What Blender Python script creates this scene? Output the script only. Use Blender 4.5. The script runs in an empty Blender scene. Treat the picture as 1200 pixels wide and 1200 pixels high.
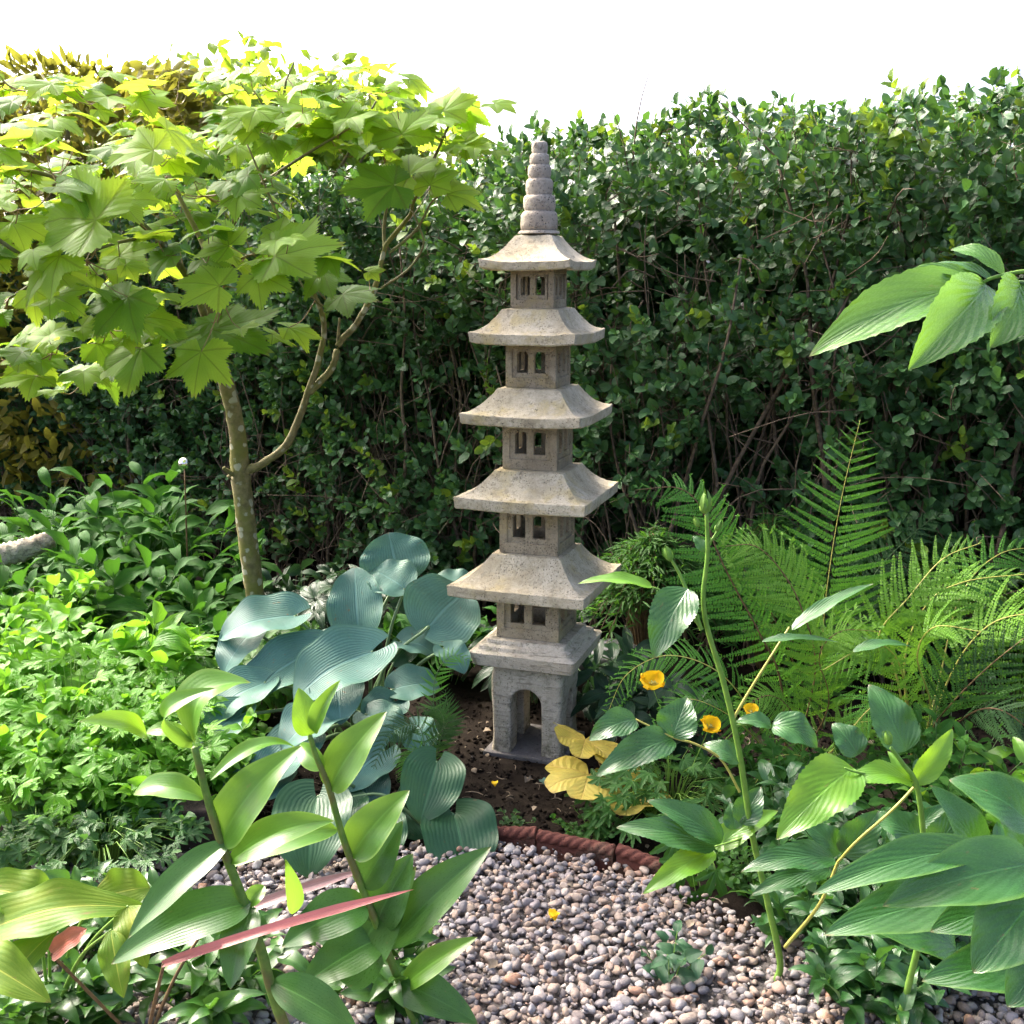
import bpy, math, random
import numpy as np
from mathutils import Vector, Matrix
RS = np.random.RandomState(7); random.seed(7)
R = math.radians
C = bpy.context.scene.collection
scene = bpy.context.scene

# ------------------------------------------------------------------ camera
F_PX, PITCH, EYE = 1313.0, R(12.18), 1.5          # focal length in photo pixels (1200 wide), pitch down, eye height
FW = np.array([0, math.cos(PITCH), -math.sin(PITCH)]); UPV = np.array([0, math.sin(PITCH), math.cos(PITCH)])
CAM = np.array([0, 0, EYE])
def ray(u, v):
    d = FW + np.array([1, 0, 0])*(u-600)/F_PX + UPV*(600-v)/F_PX
    return d
def P(u, v, Y):                                    # point seen at photo pixel (u, v) standing at distance Y
    d = ray(u, v); return CAM + d*(Y/d[1])
def G(u, v, z=0.0):                                # point of the ground seen at photo pixel (u, v)
    d = ray(u, v); return CAM + d*((z-EYE)/d[2])
def pxm(p):                                        # metres per photo pixel at a world point
    return float((np.asarray(p)-CAM) @ FW)/F_PX
cam_d = bpy.data.cameras.new('camera'); cam = bpy.data.objects.new('camera', cam_d); C.objects.link(cam)
cam.location = CAM; cam.rotation_euler = (R(90)-PITCH, 0, 0)
cam_d.sensor_width = 36; cam_d.lens = 36*F_PX/1200; cam_d.clip_end = 500; cam_d.clip_start = 0.02
scene.camera = cam

# ------------------------------------------------------------------ light
SUN_DIR = Vector((-0.62, 0.52, 0.74)).normalized()
elev = math.asin(SUN_DIR.z); az = math.atan2(SUN_DIR.x, SUN_DIR.y)
w = bpy.data.worlds.new('World'); scene.world = w; w.use_nodes = True
nt = w.node_tree; bg = nt.nodes['Background']
sky = nt.nodes.new('ShaderNodeTexSky'); sky.sky_type = 'NISHITA'; sky.sun_disc = False
sky.sun_elevation = elev; sky.sun_rotation = az
sky.air_density = .45; sky.dust_density = 7.0; sky.ozone_density = 1.0
nt.links.new(sky.outputs[0], bg.inputs[0]); bg.inputs[1].default_value = 0.15
sd = bpy.data.lights.new('sun', 'SUN'); so = bpy.data.objects.new('sun', sd); C.objects.link(so)
sd.energy = 1.5; sd.angle = R(10); sd.color = (1, .93, .8)
so.rotation_euler = (-SUN_DIR).to_track_quat('-Z', 'Y').to_euler(); so.location = (-3, 6, 6)
scene.view_settings.view_transform = 'Standard'; scene.view_settings.look = 'None'
scene.view_settings.exposure = 2.6; scene.view_settings.gamma = 1
cy = scene.cycles
cy.use_denoising = True; cy.max_bounces = 8; cy.diffuse_bounces = 4; cy.glossy_bounces = 3; cy.transmission_bounces = 5
cy.sample_clamp_indirect = 8

# ------------------------------------------------------------------ objects
def thing(name, label, cat, loc=(0, 0, 0), group=None):
    o = bpy.data.objects.new(name, None); C.objects.link(o); o.empty_display_size = .1
    o.location = [float(x) for x in loc]
    o['label'] = label; o['category'] = cat
    if group: o['group'] = group
    return o
def tag(o, label, cat, group=None):
    o['label'] = label; o['category'] = cat
    if group: o['group'] = group
    return o
def origin(o):
    p = np.zeros(3)
    while o is not None: p = p + np.array(o.location); o = o.parent
    return p
class MB:
    def __init__(s): s.V = []; s.Q = []; s.T = []; s.UV = []; s.Rn = []; s.n = 0; s.cur = 0; s.QM = []; s.TM = []
    def add(s, v, q=None, t=None, uv=None, r=0.5):
        v = np.asarray(v, float).reshape(-1, 3); k = len(v)
        s.V.append(v)
        if q is not None and len(q): s.Q.append(np.asarray(q, int).reshape(-1, 4)+s.n); s.QM.append(np.full(len(s.Q[-1]), s.cur))
        if t is not None and len(t): s.T.append(np.asarray(t, int).reshape(-1, 3)+s.n); s.TM.append(np.full(len(s.T[-1]), s.cur))
        s.UV.append(np.zeros((k, 2)) if uv is None else np.asarray(uv, float).reshape(-1, 2))
        s.Rn.append(np.full(k, r) if np.isscalar(r) else np.asarray(r, float).reshape(-1))
        s.n += k
    def mesh(s, name, off):
        V = np.concatenate(s.V) - off
        Q = np.concatenate(s.Q) if s.Q else np.zeros((0, 4), int); T = np.concatenate(s.T) if s.T else np.zeros((0, 3), int)
        lv = np.concatenate([Q.ravel(), T.ravel()]).astype(np.int32)
        ls = np.concatenate([np.arange(len(Q))*4, len(Q)*4+np.arange(len(T))*3]).astype(np.int32)
        me = bpy.data.meshes.new(name)
        me.vertices.add(len(V)); me.vertices.foreach_set('co', V.astype(np.float32).ravel())
        me.loops.add(len(lv)); me.loops.foreach_set('vertex_index', lv)
        me.polygons.add(len(ls)); me.polygons.foreach_set('loop_start', ls)
        uv = me.uv_layers.new(name='UVMap'); uv.data.foreach_set('uv', np.concatenate(s.UV)[lv].astype(np.float32).ravel())
        at = me.attributes.new('rnd', 'FLOAT', 'POINT'); at.data.foreach_set('value', np.concatenate(s.Rn).astype(np.float32))
        me.update(calc_edges=True)
        return me
    def build(s, name, mat, parent=None, smooth=True, kind=None):
        off = origin(parent) if parent is not None else np.zeros(3)
        if parent is None and kind is None: off = np.concatenate(s.V).mean(0)
        me = s.mesh(name, off)
        me.polygons.foreach_set('use_smooth', [smooth]*len(me.polygons))
        for m_ in (mat if isinstance(mat, (list, tuple)) else [mat]): me.materials.append(m_)
        if len(me.materials) > 1: me.polygons.foreach_set('material_index', np.concatenate(s.QM+s.TM).astype(np.int32))
        o = bpy.data.objects.new(name, me); C.objects.link(o)
        if parent is not None: o.parent = parent
        elif kind is None: o.location = off
        if kind: o['kind'] = kind
        return o
def unit(a): return a/np.maximum(np.linalg.norm(a, axis=-1, keepdims=True), 1e-9)

# ------------------------------------------------------------------ shape makers
OUT = {
 'lance': lambda s: np.sin(np.pi*s**.8)**.85,
 'ovate': lambda s: np.sin(np.pi*s**.62)**.8,
 'oval': lambda s: np.sin(np.pi*s**.9)**.62,
 'heart': lambda s: np.where(s < .30, .12+.88*np.sin(np.pi/2*np.clip(s/.30, 0, 1)**.55), np.cos(np.pi/2*np.clip((s-.30)/.70, 0, 1)**1.3)**.85),
 'strap': lambda s: np.minimum(1, np.minimum(s*6+.6, (1-s)*3.5))**.8,
 'petal': lambda s: np.sin(np.pi*(s*.86+.03)**1.5)**.6,
}
def leaves(mb, B, T, N, W, outline='ovate', nl=4, nw=2, bulge=.1, fold=.2, wave=0., lobe=0., r=None, serr=0, twist=0.):
    B = np.atleast_2d(np.asarray(B, float)); T = np.atleast_2d(np.asarray(T, float)); k = len(B)
    N = np.broadcast_to(np.asarray(N, float), (k, 3)); W = np.broadcast_to(np.asarray(W, float), (k,))
    ar = lambda x: np.broadcast_to(np.asarray(x, float), (k,)).reshape(k, 1, 1)
    D = T-B; Ln = np.linalg.norm(D, axis=1); t0 = D/Ln[:, None]
    n = unit(N-(N*t0).sum(1)[:, None]*t0); sd_ = np.cross(n, t0)
    s = np.linspace(0, 1, nl+1); t = np.linspace(-1, 1, nw+1)
    if outline == 'heart': s = s**1.35
    S = s[None, :, None]; L1 = Ln[:, None, None]; b = ar(bulge)
    mid = B[:, None, :]+S*D[:, None, :]+n[:, None, :]*(b*L1*4*S*(1-S))
    tan = unit(D[:, None, :]+n[:, None, :]*(b*L1*4*(1-2*S)))
    side = np.broadcast_to(sd_[:, None, :], tan.shape); ln = np.cross(tan, side)
    if np.any(twist):
        a = ar(twist)*(S-.3); side, ln = side*np.cos(a)+ln*np.sin(a), ln*np.cos(a)-side*np.sin(a)
    wv = OUT[outline](np.clip(s, 1e-4, 1-1e-4))
    ww = (W[:, None]/2*wv[None, :])[:, :, None, None]
    if serr:
        ss = (s*serr) % 1; edge = (1+.10*(.5-ss))[None, :, None, None]
    else: edge = 1.0
    tt = t[None, None, :, None]; at_ = np.abs(tt)
    ph = RS.rand(k)[:, None, None, None]*6.28
    S4 = S[..., None]; wav = ar(wave)[..., None]
    up = ar(fold)[..., None]*at_**1.4*ww + wav*ww*at_**2*np.sin(S4*15+ph+tt*1.3) + wav*.35*ww*np.sin(S4*7+ph*2)
    eg = np.where(at_ > .99, edge, 1.0) if serr else 1.0
    p = mid[:, :, None, :]+side[:, :, None, :]*tt*ww*eg+ln[:, :, None, :]*up
    if lobe: p = p-t0[:, None, None, :]*(lobe*L1[..., None]*at_**2*(1-S4)**5)
    a, c = nl+1, nw+1
    uv = np.stack(np.broadcast_arrays(s[:, None], (t[None, :]+1)/2), -1).reshape(-1, 2)
    i = np.arange(nl)[:, None]*c+np.arange(nw)[None, :]
    q = np.stack([i, i+c, i+c+1, i+1], -1).reshape(-1, 4)
    allq = (q[None]+(np.arange(k)*a*c)[:, None, None]).reshape(-1, 4)
    if r is None: r = RS.rand(k)
    r = np.broadcast_to(np.asarray(r, float), (k,))
    mb.add(p.reshape(-1, 3), q=allq, uv=np.tile(uv, (k, 1)), r=np.repeat(r, a*c))
def palm_leaves(mb, B, T, N, lobes=((0, 1.0), (47, .90), (102, .62)), sinus=.66, teeth=.06, droop=.15, r=None, per=6, rings=4, power=1.25, end=152, rough=.06):
    """leaves with spreading lobes (maple kind); uv = (radius, offset from the nearest lobe axis)"""
    B = np.atleast_2d(np.asarray(B, float)); T = np.atleast_2d(np.asarray(T, float)); k = len(B)
    N = np.broadcast_to(np.asarray(N, float), (k, 3))
    D = T-B; Ln = np.linalg.norm(D, axis=1); t0 = D/Ln[:, None]
    n = unit(N-(N*t0).sum(1)[:, None]*t0); sd_ = np.cross(n, t0)
    keys = []                                            # (angle, radius, dev)
    ax = sorted([(-a, l) for a, l in lobes if a > 0])+[(a, l) for a, l in sorted(lobes)]
    segs = []
    for j, (a, l) in enumerate(ax):
        if j == 0: segs.append((-end, -1, a, l, sinus*.55))
        else:
            m = (ax[j-1][0]+a)/2; sr = sinus*(ax[j-1][1]+l)/2*1.05
            segs.append((ax[j-1][0], ax[j-1][1], m, None, sr)); segs.append((m, None, a, l, sr))
    segs.append((ax[-1][0], ax[-1][1], end, None, sinus*.55))
    th, rr, dv = [], [], []
    for (a0, l0, a1, l1, sr) in segs:
        for i in range(per):
            f = i/per; a = a0+(a1-a0)*f
            if l0 is None or l0 == -1: d = 1-f; l = l1
            else: d = f; l = l0
            tooth = teeth*l*(1-abs(((d*5) % 1)*2-1))*(1-.4*d)*(1 if 0.05 < d < .95 else 0)
            th.append(a); rr.append(sr+(l-sr)*(1-d)**power+tooth); dv.append(d if a >= 0 else -d)
    th.append(end); rr.append(sinus*.55); dv.append(1)
    th = np.radians(th); rr = np.array(rr); dv = np.array(dv); m = len(th)
    rho = np.linspace(0, 1, rings+1)[1:]
    ring = np.ones(1)
    X = np.concatenate([[0], (rho[:, None]*rr*np.cos(th)).ravel()]); Yl = np.concatenate([[0], (rho[:, None]*rr*np.sin(th)).ravel()])
    rad = np.concatenate([[0], (rho[:, None]*rr).ravel()]); dev = np.concatenate([[0], np.tile(dv, rings)])
    ph = RS.rand(k, 1)*6.28
    dr = np.broadcast_to(np.asarray(droop, float), (k,))[:, None]
    Z = -dr*rad**2*(1+.8*np.sin(ph+2*np.arctan2(Yl, X)))+.06*rad*np.abs(dev)+rough*rad*np.sin(7*rad+ph)*np.cos(ph*3+4*np.arctan2(Yl, X))
    cup = (RS.rand(k, 1)-.35)*.5; Z = Z+cup*Yl**2
    p = B[:, None, :]+Ln[:, None, None]*(X[None, :, None]*t0[:, None, :]+Yl[None, :, None]*sd_[:, None, :]+Z[:, :, None]*n[:, None, :])
    uv = np.stack([rad, .5+.5*np.clip(dev*rad*.9, -1, 1)], -1)
    tri = np.stack([np.zeros(m-1, int), 1+np.arange(m-1), 2+np.arange(m-1)], -1)
    j = np.arange(rings-1)[:, None]*m+np.arange(m-1)[None, :]+1
    q = np.stack([j, j+m, j+m+1, j+1], -1).reshape(-1, 4)
    nv = len(X); off = (np.arange(k)*nv)[:, None, None]
    if r is None: r = RS.rand(k)
    mb.add(p.reshape(-1, 3), q=(q[None]+off).reshape(-1, 4), t=(tri[None]+off).reshape(-1, 3), uv=np.tile(uv, (k, 1)), r=np.repeat(np.broadcast_to(r, (k,)), nv))
def smooth_path(pts, n):
    pts = np.asarray(pts, float)
    if len(pts) == 2: return pts[0]+(pts[1]-pts[0])*np.linspace(0, 1, n)[:, None]
    Q = np.vstack([2*pts[0]-pts[1], pts, 2*pts[-1]-pts[-2]]); out = []
    u = np.linspace(0, len(pts)-1-1e-6, n)
    for x in u:
        i = int(x); f = x-i; a, b, c, d = Q[i:i+4]
        out.append(.5*(2*b+(c-a)*f+(2*a-5*b+4*c-d)*f*f+(-a+3*b-3*c+d)*f**3))
    return np.array(out)
def tube(mb, pts, r0, r1=None, sides=6, n=None, r=.5, rough=0., cap=True):
    pts = np.asarray(pts, float)
    if n: pts = smooth_path(pts, n)
    k = len(pts); r1 = r0 if r1 is None else r1
    rad = np.linspace(r0, r1, k) if np.isscalar(r0) else np.interp(np.linspace(0, 1, k), np.linspace(0, 1, len(r0)), r0)
    tn = unit(np.gradient(pts, axis=0)); ref = np.array([.31, .17, .93]) if abs(tn[0][2]) < .9 else np.array([.9, .3, .1])
    sx = unit(np.cross(tn, ref)); sy = np.cross(tn, sx)
    a = np.linspace(0, 2*np.pi, sides, endpoint=False)
    rr = rad[:, None]*(1+rough*(RS.rand(k, sides)-.5))
    p = pts[:, None, :]+rr[:, :, None]*(np.cos(a)[None, :, None]*sx[:, None, :]+np.sin(a)[None, :, None]*sy[:, None, :])
    L = np.concatenate([[0], np.cumsum(np.linalg.norm(np.diff(pts, axis=0), axis=1))])
    uv = np.stack(np.broadcast_arrays(L[:, None], (a/6.283)[None, :]), -1).reshape(-1, 2)
    i = np.arange(k-1)[:, None]*sides; j = np.arange(sides)[None, :]; j2 = (j+1) % sides
    q = np.stack([i+j, i+j2, i+sides+j2, i+sides+j], -1).reshape(-1, 4)
    V = p.reshape(-1, 3); t = []
    if cap:
        V = np.vstack([V, pts[-1]+tn[-1]*rad[-1]*.5]); uv = np.vstack([uv, [L[-1], 0]])
        t = [[(k-1)*sides+x, (k-1)*sides+(x+1) % sides, k*sides] for x in range(sides)]
    mb.add(V, q=q, t=t, uv=uv, r=r)
def box(mb, c, s, rz=0., r=.5):
    x = np.array([[-1, -1, -1], [1, -1, -1], [1, 1, -1], [-1, 1, -1], [-1, -1, 1], [1, -1, 1], [1, 1, 1], [-1, 1, 1]], float)*np.array(s)/2
    cs, sn = math.cos(rz), math.sin(rz)
    x = np.stack([x[:, 0]*cs-x[:, 1]*sn, x[:, 0]*sn+x[:, 1]*cs, x[:, 2]], -1)+np.asarray(c)
    mb.add(x, q=[[0, 3, 2, 1], [4, 5, 6, 7], [0, 1, 5, 4], [1, 2, 6, 5], [2, 3, 7, 6], [3, 0, 4, 7]], r=r)

# ------------------------------------------------------------------ materials
class NT:
    def __init__(s, name):
        s.m = bpy.data.materials.new(name); s.m.use_nodes = True; s.t = s.m.node_tree; s.t.nodes.clear()
        s.out = s.n('ShaderNodeOutputMaterial')
    def n(s, ty, **k):
        x = s.t.nodes.new(ty)
        for a, b in k.items(): setattr(x, a, b)
        return x
    def l(s, a, b): s.t.links.new(a, b)
    def put(s, sock, v):
        if isinstance(v, bpy.types.NodeSocket): s.l(v, sock)
        elif isinstance(v, (tuple, list)) and len(v) == 3 and sock.type == 'RGBA': sock.default_value = (*v, 1)
        else: sock.default_value = v
    def math(s, op, a, b=0., c=None, clamp=False):
        x = s.n('ShaderNodeMath', operation=op, use_clamp=clamp); s.put(x.inputs[0], a); s.put(x.inputs[1], b)
        if c is not None: s.put(x.inputs[2], c)
        return x.outputs[0]
    def ss(s, v, lo, hi, a=0., b=1.):
        x = s.n('ShaderNodeMapRange', interpolation_type='SMOOTHSTEP'); s.put(x.inputs[0], v)
        for i, q in enumerate((lo, hi, a, b)): s.put(x.inputs[1+i], q)
        return x.outputs[0]
    def mix(s, f, a, b, mode='MIX'):
        x = s.n('ShaderNodeMix', data_type='RGBA', blend_type=mode); s.put(x.inputs[0], f); s.put(x.inputs[6], a); s.put(x.inputs[7], b)
        return x.outputs[2]
    def noise(s, vec, scale, detail=3., rough=.55, dim='3D', w=None):
        x = s.n('ShaderNodeTexNoise', noise_dimensions=dim); x.inputs['Scale'].default_value = scale
        x.inputs['Detail'].default_value = detail; x.inputs['Roughness'].default_value = rough
        if vec is not None: s.l(vec, x.inputs['Vector'])
        if w is not None: s.put(x.inputs['W'], w)
        return x.outputs[0]
    def ramp(s, f, stops):
        x = s.n('ShaderNodeValToRGB'); e = x.color_ramp.elements
        while len(e) < len(stops): e.new(.5)
        for k, (p, c) in zip(e, stops): k.position = p; k.color = (*c, 1)
        s.l(f, x.inputs[0]); return x.outputs[0]
    def bump(s, h, dist, strength=1.):
        x = s.n('ShaderNodeBump'); x.inputs['Strength'].default_value = strength; x.inputs['Distance'].default_value = dist; s.l(h, x.inputs['Height'])
        return x.outputs[0]
    def attr(s, name): return s.n('ShaderNodeAttribute', attribute_name=name).outputs['Fac']
    def obj(s): return s.n('ShaderNodeTexCoord').outputs['Object']
    def princ(s, col, rough, spec=.5, normal=None, coat=0.):
        p = s.n('ShaderNodeBsdfPrincipled'); s.put(p.inputs['Base Color'], col); s.put(p.inputs['Roughness'], rough)
        p.inputs['Specular IOR Level'].default_value = spec
        if coat: p.inputs['Coat Weight'].default_value = coat; p.inputs['Coat Roughness'].default_value = .25
        if normal is not None: s.l(normal, p.inputs['Normal'])
        return p.outputs[0]
    def done(s, sh): s.l(sh, s.out.inputs['Surface']); return s.m
def leaf_mat(name, c1, c2, vein, tcol, N=8., K=.55, kind='pinnate', rough=.45, trans=.35, bump=.5, dist=.003, veinw=.14, midw=.05, spec=.32, edge=None, blotch=None, bamt=.5, bscale=6., back=None, vamt=.6, wear=.7):
    k = NT(name)
    uvn = k.n('ShaderNodeUVMap'); uvn.uv_map = 'UVMap'
    sep = k.n('ShaderNodeSeparateXYZ'); k.l(uvn.outputs[0], sep.inputs[0]); s = sep.outputs[0]
    t = k.math('ABSOLUTE', k.math('MULTIPLY_ADD', sep.outputs[1], 2., -1.))
    rnd = k.attr('rnd'); w4 = k.math('MULTIPLY', rnd, 37.)
    nz = k.noise(uvn.outputs[0], 3.5, 3, dim='4D', w=w4)
    col = k.mix(rnd, c1, c2); col = k.mix(k.ss(nz, .3, .75, 0., .55), col, tuple(.62*x for x in c1))
    if kind == 'pinnate': ph = k.math('MULTIPLY_ADD', s, N, k.math('MULTIPLY', k.math('POWER', t, .8), -K*N))
    else:
        ph = k.math('MULTIPLY', k.math('DIVIDE', t, k.math('ADD', k.math('POWER', k.math('SINE', k.math('MULTIPLY', s, 3.0)), .5), .35)), N)
        ph = k.math('MULTIPLY', t, N)
    ph = k.math('ADD', ph, k.math('MULTIPLY', k.noise(uvn.outputs[0], 5., 2, dim='4D', w=k.math('ADD', w4, 5.)), 1.1))
    fr = k.math('ABSOLUTE', k.math('MULTIPLY_ADD', k.math('FRACT', k.math('ADD', ph, 100.)), 2., -1.))   # 1 on a vein
    lat = k.ss(fr, 1-veinw*2, 1., 0., 1.)
    mid = k.ss(t, midw*.35, midw, 1., 0.)
    vm = k.math('MAXIMUM', k.math('MULTIPLY', lat, vamt), mid)
    fine = k.noise(uvn.outputs[0], 42., 2, dim='4D', w=w4)
    if blotch is not None:
        bn = k.noise(uvn.outputs[0], bscale, 4, .6, dim='4D', w=k.math('ADD', w4, 11.))
        col = k.mix(k.ss(bn, .58, .68, 0., bamt), col, blotch)
    if edge is not None: col = k.mix(k.ss(t, .82, 1., 0., .8), col, edge)
    col = k.mix(k.math('MULTIPLY', vm, .75), col, vein)
    col = k.mix(k.ss(fine, .35, .7, 0., .22), col, tuple(1.35*x for x in c2))
    if wear:
        wn = k.noise(uvn.outputs[0], 7.5, 5, .7, dim='4D', w=k.math('ADD', w4, 21.)); wt = k.ss(s, .93, 1., 0., .22)
        col = k.mix(k.math('MULTIPLY', k.ss(k.math('ADD', wn, wt), .63, .68), wear), col, (.16, .10, .04))
        col = k.mix(k.ss(k.noise(uvn.outputs[0], 1.6, 2, dim='4D', w=k.math('ADD', w4, 31.)), .45, .75, 0., .35), col, tuple(min(1., q*f) for q, f in zip(c2, (1.7, 1.25, .9))))
    geo = k.n('ShaderNodeNewGeometry')
    bcol = back if back is not None else tuple(min(1, .8*x+.018) for i, x in enumerate(c2))
    colb = k.mix(geo.outputs['Backfacing'], col, k.mix(.6, col, bcol))
    h = k.math('MULTIPLY_ADD', fr, -.6, k.math('MULTIPLY', mid, -.8)); h = k.math('MULTIPLY_ADD', fine, .35, h)
    h = k.math('MULTIPLY_ADD', nz, .9, h)
    nb = k.bump(h, dist, bump)
    rg = k.math('ADD', k.math('MULTIPLY', geo.outputs['Backfacing'], .18), k.math('MULTIPLY_ADD', fine, .2, rough-.1))
    pr = k.princ(colb, rg, spec, nb)
    tr = k.n('ShaderNodeBsdfTranslucent'); k.put(tr.inputs[0], k.mix(k.math('MULTIPLY', vm, .6), k.mix(rnd, tcol, tuple(.8*x for x in tcol)), tuple(.5*x for x in tcol)))
    mx = k.n('ShaderNodeMixShader'); mx.inputs[0].default_value = trans; k.l(pr, mx.inputs[1]); k.l(tr.outputs[0], mx.inputs[2])
    return k.done(mx.outputs[0])
def stem_mat(name, c1, c2, rough=.55, scale=60., spots=None, bump=.4, spot_scale=14., moss=None):
    k = NT(name); o = k.obj(); a = k.noise(o, scale, 4, .6); b = k.noise(o, scale*.2, 3)
    col = k.mix(k.ss(a, .3, .7), c1, c2)
    if moss is not None: col = k.mix(k.ss(b, .45, .62, 0., .75), col, moss)
    if spots is not None:
        v = k.n('ShaderNodeTexVoronoi'); v.inputs['Scale'].default_value = spot_scale; k.l(o, v.inputs['Vector'])
        dd = k.math('ADD', v.outputs['Distance'], k.math('MULTIPLY_ADD', a, .6, -.28))
        on = k.math('MULTIPLY', k.ss(dd, .26, .36, 1., 0.), k.ss(b, .36, .47))
        col = k.mix(k.math('MULTIPLY', on, .85), col, spots)
    h = k.math('MULTIPLY_ADD', b, .5, a)
    return k.done(k.princ(col, rough, .35, k.bump(h, .004, bump)))
def stone_mat(name, c1, c2, dark, stain=None, stain_amt=.5, streak=0., pits=.6, spec=.25, splash=False):
    k = NT(name); o = k.obj()
    a = k.noise(o, 8., 6, .68); b = k.noise(o, 48., 5, .72); c = k.noise(o, 240., 3, .65)
    col = k.mix(k.ss(a, .34, .66), c1, c2)
    col = k.mix(k.ss(b, .50, .66, 0., .62), col, tuple(.75*x+.25*y for x, y in zip(dark, c1)))
    if stain is not None:
        st = k.noise(o, 13., 4, .6); st2 = k.noise(o, 4.2, 2)
        col = k.mix(k.math('MULTIPLY', k.ss(st, .48, .64, 0., stain_amt), k.ss(st2, .42, .58)), col, stain)
    v = k.n('ShaderNodeTexVoronoi'); v.inputs['Scale'].default_value = 130.; v.inputs['Randomness'].default_value = 1.; k.l(o, v.inputs['Vector'])
    pit = k.math('MULTIPLY', k.ss(v.outputs['Distance'], .14, .30, 1., 0.), k.ss(k.noise(o, 15., 3), .40, .56))
    col = k.mix(k.math('MULTIPLY', pit, pits), col, tuple(.25*x for x in dark))
    big = k.noise(o, 21., 6, .75); col = k.mix(k.ss(big, .57, .68, 0., .6), col, tuple(.5*x for x in dark))
    col = k.mix(k.ss(big, .30, .42, .45, 0.), col, tuple(min(1., 1.18*x) for x in c2))
    col = k.mix(k.ss(c, .35, .70, 0., .35), col, tuple(.6*x for x in c1))
    h = k.math('MULTIPLY_ADD', b, .7, k.math('MULTIPLY', c, .5)); h = k.math('MULTIPLY_ADD', pit, -1.1, h); h = k.math('MULTIPLY_ADD', a, .6, h)
    if splash:
        sz = k.n('ShaderNodeSeparateXYZ'); k.l(o, sz.inputs[0]); sp = k.math('MULTIPLY', k.ss(sz.outputs[2], .0, .075, .9, 0.), k.ss(k.noise(o, 34., 4, .7), .38, .6))
        col = k.mix(sp, col, (.06, .048, .034)); gm = k.math('MULTIPLY', k.ss(k.noise(o, 11., 4, .65), .52, .66, 0., .6), k.ss(b, .4, .6)); col = k.mix(gm, col, (.16, .17, .085))
    if streak:
        mp = k.n('ShaderNodeMapping'); mp.inputs['Scale'].default_value = (16., 16., 150.); k.l(o, mp.inputs['Vector'])
        sn = k.noise(mp.outputs[0], 1., 3, .6); h = k.math('MULTIPLY_ADD', sn, streak, h)
        col = k.mix(k.ss(sn, .55, .68, 0., .55), col, tuple(.7*x for x in dark))
    return k.done(k.princ(col, .88, spec, k.bump(h, .006, .8)))
# ------------------------------------------------------------------ materials used below
M = {}
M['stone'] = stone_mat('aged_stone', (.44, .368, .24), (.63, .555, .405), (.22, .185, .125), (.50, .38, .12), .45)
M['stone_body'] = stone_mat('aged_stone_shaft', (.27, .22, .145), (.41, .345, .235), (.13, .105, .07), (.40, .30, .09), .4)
M['stone_grey'] = stone_mat('grey_stone', (.50, .435, .325), (.66, .585, .455), (.21, .18, .13), (.30, .29, .2), .3, streak=.6, splash=True)
M['concrete'] = stone_mat('grey_concrete', (.13, .12, .115), (.20, .185, .175), (.08, .075, .07))
M['hedge1'] = leaf_mat('hedge_leaf', (0.022, 0.075, 0.024), (0.062, 0.165, 0.048), (0.071, 0.188, 0.059), (0.12, 0.28, 0.03), N=6, rough=.40, trans=.22, dist=.002, spec=.5, vamt=.3)
M['hedge2'] = leaf_mat('hedge_leaf_young', (0.06, 0.15, 0.018), (0.12, 0.21, 0.02), (0.188, 0.323, 0.038), (0.28, 0.42, 0.03), N=6, rough=.42, trans=.35, dist=.002, vamt=.3)
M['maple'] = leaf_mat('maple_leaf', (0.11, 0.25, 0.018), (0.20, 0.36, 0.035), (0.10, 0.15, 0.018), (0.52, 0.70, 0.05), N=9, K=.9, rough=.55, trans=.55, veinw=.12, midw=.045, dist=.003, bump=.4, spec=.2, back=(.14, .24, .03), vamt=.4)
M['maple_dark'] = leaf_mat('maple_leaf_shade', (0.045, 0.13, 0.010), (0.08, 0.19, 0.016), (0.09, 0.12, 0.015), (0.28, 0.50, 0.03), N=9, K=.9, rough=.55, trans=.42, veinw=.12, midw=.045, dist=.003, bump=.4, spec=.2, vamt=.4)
M['bark'] = stem_mat('maple_bark', (.10, .085, .03), (.19, .16, .07), .8, 45., spots=(.34, .33, .24), moss=(.13, .13, .02), spot_scale=24., bump=.8)
M['twig'] = stem_mat('maple_twig', (.10, .085, .035), (.20, .16, .07), .7, 70., moss=(.14, .15, .05))
M['redstalk'] = stem_mat('red_leaf_stalk', (.22, .10, .05), (.30, .22, .07), .5)
M['hstem'] = stem_mat('hedge_stem', (.06, .042, .027), (.18, .13, .085), .85, 60., bump=.8)
M['soil'] = stone_mat('dark_soil', (.012, .009, .007), (.026, .020, .015), (.007, .006, .005), spec=.04)
M['finial'] = stone_mat('pitted_stone', (.34, .29, .225), (.50, .44, .35), (.15, .13, .10), pits=.9)
M['terracotta'] = stone_mat('old_terracotta', (.105, .036, .027), (.17, .062, .043), (.05, .022, .018), (.14, .12, .08), .5)
k = NT('gravel_stone'); rn = k.attr('rnd'); o_ = k.obj()
g = k.ramp(rn, [(0, (0.128, 0.120, 0.132)), (.10, (0.264, 0.240, 0.232)), (.22, (0.200, 0.184, 0.200)), (.33, (0.216, 0.144, 0.104)), (.44, (0.352, 0.328, 0.304)), (.55, (0.288, 0.200, 0.136)), (.65, (0.152, 0.132, 0.136)), (.74, (0.368, 0.272, 0.192)), (.83, (0.240, 0.232, 0.256)), (.91, (0.464, 0.432, 0.392)), (.97, (0.320, 0.160, 0.088)), (1, (0.400, 0.352, 0.288))])
n1 = k.noise(o_, 90., 4, .6); n2 = k.noise(o_, 320., 2)
g = k.mix(k.ss(n1, .35, .7, 0., .5), g, (.17, .15, .14)); g = k.mix(k.ss(n2, .5, .75, 0., .3), g, (.36, .33, .30))
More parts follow.
